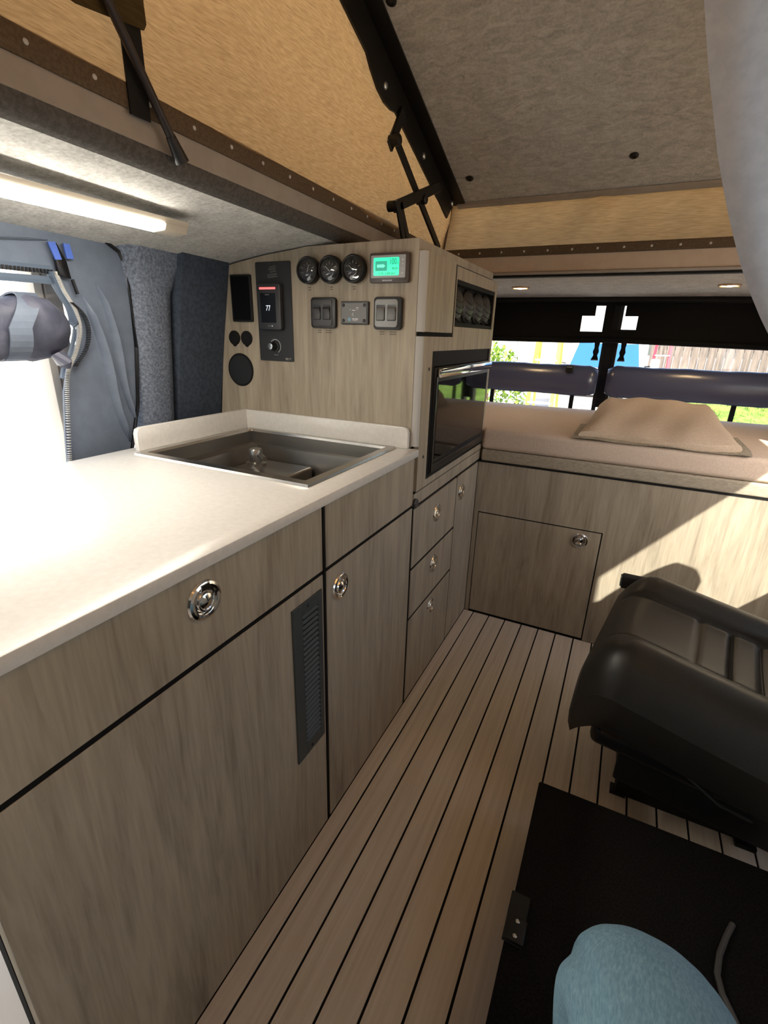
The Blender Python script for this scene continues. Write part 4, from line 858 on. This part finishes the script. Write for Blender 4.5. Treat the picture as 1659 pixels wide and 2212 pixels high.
# =================================================================== BOX, LEG
bx = thing('floor_box', 'low black carpeted box on the plank floor in front of the knee', 'box', (0.71,0.7,0.0))
MB().box(0.4815,0.945,0.425,0.953,0.0,0.20).build('body', 'black_carpet', bx, bevel=0.004)
br = MB().box(0.477,0.512,0.585,0.675,0.2005,0.2035).build('bracket', 'black_paint', bx, bevel=0.001, seg=1)
MB().box(0.478,0.514,0.585,0.628,0.2035,0.212).build('latch_body', 'black_paint', br, bevel=0.003)
for y in (0.594,0.619): MB().lathe([(0.004,0),(0.004,0.002),(0.002,0.0035),(0,0.0035)], (0.4975,y,0.212), (0,0,1), 12).build('screw', 'chrome', br, smooth=True)
cpts = [(0.850,0.800,0.2055),(0.836,0.77,0.2055),(0.822,0.735,0.2055),(0.814,0.70,0.2055),(0.818,0.672,0.2055),(0.828,0.65,0.2055),(0.840,0.62,0.2055),(0.850,0.58,0.2055),(0.856,0.53,0.2055),(0.858,0.47,0.2055)]
cb = tag(MB().tube(cpts, 0.005, 10).build('cable', 'cable_grey', smooth=True), 'grey cable lying across the low black box', 'cable')
rebase(cb, (0.83,0.65,0.2))
# leg: one continuous loft hip > knee > ankle
pr = thing('person', 'seated person in light blue jeans with one bent knee raised', 'person', (0.62,0.2,0.0))
path = [((0.800,-0.40,0.50),0.098,0.090),((0.790,-0.28,0.515),0.096,0.088),((0.765,-0.12,0.53),0.092,0.084),((0.735,0.04,0.545),0.086,0.080),((0.705,0.17,0.575),0.088,0.082),((0.668,0.265,0.588),0.082,0.078),((0.643,0.325,0.590),0.078,0.074),
        ((0.627,0.368,0.583),0.076,0.070),((0.619,0.388,0.553),0.072,0.066),((0.618,0.384,0.505),0.068,0.062),((0.623,0.362,0.42),0.059,0.060),((0.628,0.345,0.34),0.060,0.062),((0.634,0.325,0.25),0.058,0.060),((0.640,0.305,0.16),0.055,0.056),((0.644,0.292,0.09),0.056,0.057)]
rg = []
P = [V3(p[0]) for p in path]
for i, (c, ra, rb) in enumerate(path):
    t = (P[min(i+1,len(P)-1)] - P[max(i-1,0)]).normalized(); a = Vector((1,0.25,0)); a = (a - t*a.dot(t)).normalized(); b_ = t.cross(a)
    rg.append([P[i] + a*(ra*math.cos(q)) + b_*(rb*math.sin(q)*(1+0.03*math.sin(3*q+i))) + (a*0.002*math.sin(5*q+i*1.7)) + (a*0.010 if i in (6,7,8,9,10) else a*0)*(math.exp(-((q-math.pi+0.55)/0.16)**2)+math.exp(-((q-math.pi-0.55)/0.16)**2)) for q in [2*math.pi*k/40 for k in range(40)]])
body = MB().rings(rg).build('trouser_leg', 'denim', pr, smooth=True, ang=80)
sub = body.modifiers.new('smooth', 'SUBSURF'); sub.levels = 1; sub.render_levels = 2
MB().rings([[(0.645+wd*math.cos(q), yy+0.0*q, zz + hh*max(-0.0,math.sin(q)) if math.sin(q) > 0 else 0.0) for q in [2*math.pi*k/20 for k in range(20)]] for yy, wd, hh, zz in ((0.235,0.020,0.05,0.02),(0.25,0.040,0.075,0.02),(0.30,0.046,0.075,0.02),(0.345,0.048,0.055,0.02),(0.385,0.046,0.04,0.02),(0.410,0.03,0.025,0.015))]).build('shoe', 'shoe', pr, smooth=True)

# =================================================================== OUTSIDE
gd = struct(MB().box(-60,60,-60,80,-0.66,-0.6).build('ground', 'concrete'))
hw = thing('light_bounce_house', 'white stucco house added outside the side door to bounce sunlight in', 'house', (-6.5,1,-0.6))  # building added so its sunlit wall throws light through the doorway
MB().box(-7.5,-5.5,-9,9,-0.6,3.6).build('wall', 'stucco', hw); MB().prism([(-7.8,3.6),(-5.2,3.6),(-6.5,4.4)], 'y', -9.3, 9.3).build('roof', 'taupe_paint', hw)
hb = thing('garage', 'white garage building behind the parked truck', 'building', (-3,20,-0.6))
MB().box(-7.0,0.8,19,24,-0.6,4.2).build('wall', 'stucco_grey', hb); MB().box(-3.4,-1.2,18.94,19,-0.5,1.9).build('garage_door', 'cream_frame', hb); MB().prism([(-7.4,4.2),(1.2,4.2),(-3.1,5.6)], 'y', 18.6, 24.4).build('roof', 'taupe_paint', hb)
fn = thing('board_fence', 'weathered board fence behind the grass bank', 'fence', (4.5,16.2,-0.6))
for k in range(46):
    x = 0.9 + k*0.20; MB().box(x,x+0.185,16.2,16.225,-0.5,1.45+0.02*math.sin(k*2.1)).build('board', 'fence_wood', fn)
for z in (0.0,1.0): MB().box(0.9,10.1,16.226,16.27,z,z+0.09).build('rail', 'fence_wood', fn)
lw = MB(); lw.grid(lambda u, v: (1.45+9*u, 12.9+3.2*v, -0.59+0.95*v**1.2+0.05*math.sin(u*30+v*9)), 40, 10); struct(lw.build('lawn', 'grass', smooth=True), 'sunny green grass bank below the fence')
tf = MB()
for k in range(2600):
    u, v = random.random(), random.random(); x, y, z = 1.45+9*u, 12.9+3.2*v, -0.6+0.95*v**1.2; h = random.uniform(0.05,0.16); a = random.uniform(0,6.28)
    tf.add([(x-0.02*math.cos(a),y-0.02*math.sin(a),z),(x+0.02*math.cos(a),y+0.02*math.sin(a),z),(x+random.uniform(-.05,.05),y,z+h)], [(0,1,2)])
tf = tf.build('grass_blades', 'grass', recalc=False); tf['kind'] = 'stuff'; tag(tf, 'green grass blades growing on the bank', 'grass')
def shrub(x, y, rx, h, nl, label):
    s_ = thing('shrub', label, 'shrub', (x,y,-0.6)); fm = MB()
    for k in range(nl):
        th, ph_ = random.uniform(0,6.28), math.acos(random.uniform(-0.6,1)); r = random.uniform(0.55,1)**0.5
        p = Vector((x+rx*r*math.sin(ph_)*math.cos(th), y+rx*r*math.sin(ph_)*math.sin(th), -0.6+h*0.45+h*0.55*r*math.cos(ph_)))
        a = Vector((random.gauss(0,1),random.gauss(0,1),random.gauss(0,1))).normalized(); b2 = a.cross(Vector((0,0,1))).normalized(); s = random.uniform(0.04,0.08)
        fm.add([p-a*s, p+b2*s*0.45, p+a*s, p-b2*s*0.45], [(0,1,2,3)])
    o = fm.build('foliage', 'leaf', s_, recalc=False); o['kind'] = 'stuff'
    for k in range(5): MB().tube([(x,y,-0.6),(x+random.uniform(-.3,.3)*rx,y+random.uniform(-.3,.3)*rx,-0.6+h*0.7)], [0.03,0.01], 6).build('stem', 'branch', s_)
shrub(-1.75, 8.6, 0.75, 1.75, 1500, 'leafy bright green shrub beside the yellow ladder')
shrub(-2.9, 11.5, 0.9, 1.7, 900, 'leafy green shrub in front of the white garage')
def ladder(x, y, w_, h, mat, step, label, n):
    l = thing('step_ladder', label, 'ladder', (x,y,-0.6))
    for s in (-1,1):
        MB().bar((x+s*w_/2,y,-0.6),(x+s*w_/2*0.7,y+0.35,-0.6+h),0.06,0.03).build('front_rail', mat, l); MB().bar((x+s*w_/2,y+0.9,-0.6),(x+s*w_/2*0.7,y+0.42,-0.6+h),0.04,0.03).build('rear_rail', mat, l)
    for k in range(n):
        t = (k+0.6)/(n+0.1); ww = w_/2*(1-0.3*t); MB().box(x-ww,x+ww,y+0.35*t-0.04,y+0.35*t+0.04,-0.6+h*t-0.015,-0.6+h*t+0.015).build('step', step, l)
    MB().box(x-w_*0.36,x+w_*0.36,y+0.3,y+0.48,-0.6+h,-0.6+h+0.04).build('top_cap', mat, l)
ladder(-0.72, 8.0, 0.42, 2.3, 'ladder_yellow', 'aluminium', 'yellow step ladder standing beside the white truck', 7)
ladder(1.13, 14.2, 0.42, 2.3, 'ladder_red', 'aluminium', 'red step ladder standing beside the white truck', 7)
# truck
tk = thing('pickup_truck', 'white pickup truck parked facing the rear window', 'truck', (-0.1,13.5,-0.6))
cxk = -0.10
def sidepoly(pts, x0, x1, name, mat, bev=0.03): return MB().prism(pts, 'x', x0, x1).build(name, mat, tk, bevel=bev, seg=3)
sidepoly([(11.9,-0.15),(11.75,0.05),(11.78,0.42),(11.95,0.50),(13.0,0.60),(13.0,-0.15)], cxk-0.93, cxk+0.93, 'bonnet', 'truck_white', 0.06)
sidepoly([(12.95,-0.2),(12.95,0.58),(13.55,1.16),(14.0,1.22),(15.0,1.2),(15.1,0.5),(17.3,0.5),(17.3,-0.2)], cxk-0.88, cxk+0.88, 'cab', 'truck_white', 0.05)
MB().add([(cxk-0.76,12.93,0.605),(cxk+0.76,12.93,0.605),(cxk+0.66,13.49,1.14),(cxk-0.66,13.49,1.14),(cxk-0.76,12.97,0.605),(cxk+0.76,12.97,0.605),(cxk+0.66,13.53,1.14),(cxk-0.66,13.53,1.14)], [(0,1,2,3),(7,6,5,4),(0,4,5,1),(1,5,6,2),(2,6,7,3),(3,7,4,0)]).build('windscreen', 'windscreen', tk)
gk = MB().box(cxk-0.55,cxk+0.55,11.735,11.80,0.02,0.34).build('grille', 'black_plastic', tk, bevel=0.02)
for z in (0.09,0.18,0.27): MB().box(cxk-0.52,cxk+0.52,11.72,11.74,z-0.015,z+0.015).build('grille_bar', 'aluminium', gk)
for s in (-1,1):
    MB().box(cxk+s*0.73-0.14,cxk+s*0.73+0.14,11.735,11.80,0.12,0.34).build('headlight', 'edge_silver', tk, bevel=0.02)
    m_ = MB().box(cxk+s*1.06-0.09,cxk+s*1.06+0.09,12.9,13.0,0.62,0.84).build('mirror', 'truck_white', tk, bevel=0.03)
    MB().bar((cxk+s*0.86,13.0,0.66),(cxk+s*1.0,12.95,0.68),0.03,0.03).build('mirror_arm', 'black_plastic', m_)
    for y in (12.3,16.2): MB().lathe([(0.38,-0.12),(0.38,0.12),(0.30,0.13),(0.22,0.10),(0,0.10)], (cxk+s*0.82,y,-0.22), (s,0,0), 24).build('wheel', 'tyre', tk, smooth=True)
MB().box(cxk-0.95,cxk+0.95,11.62,11.80,-0.28,-0.06).build('bumper', 'light_grey_plastic', tk, bevel=0.04)
MB().box(cxk-0.22,cxk+0.22,11.60,11.63,-0.22,-0.10).build('number_plate', 'white_print', tk)
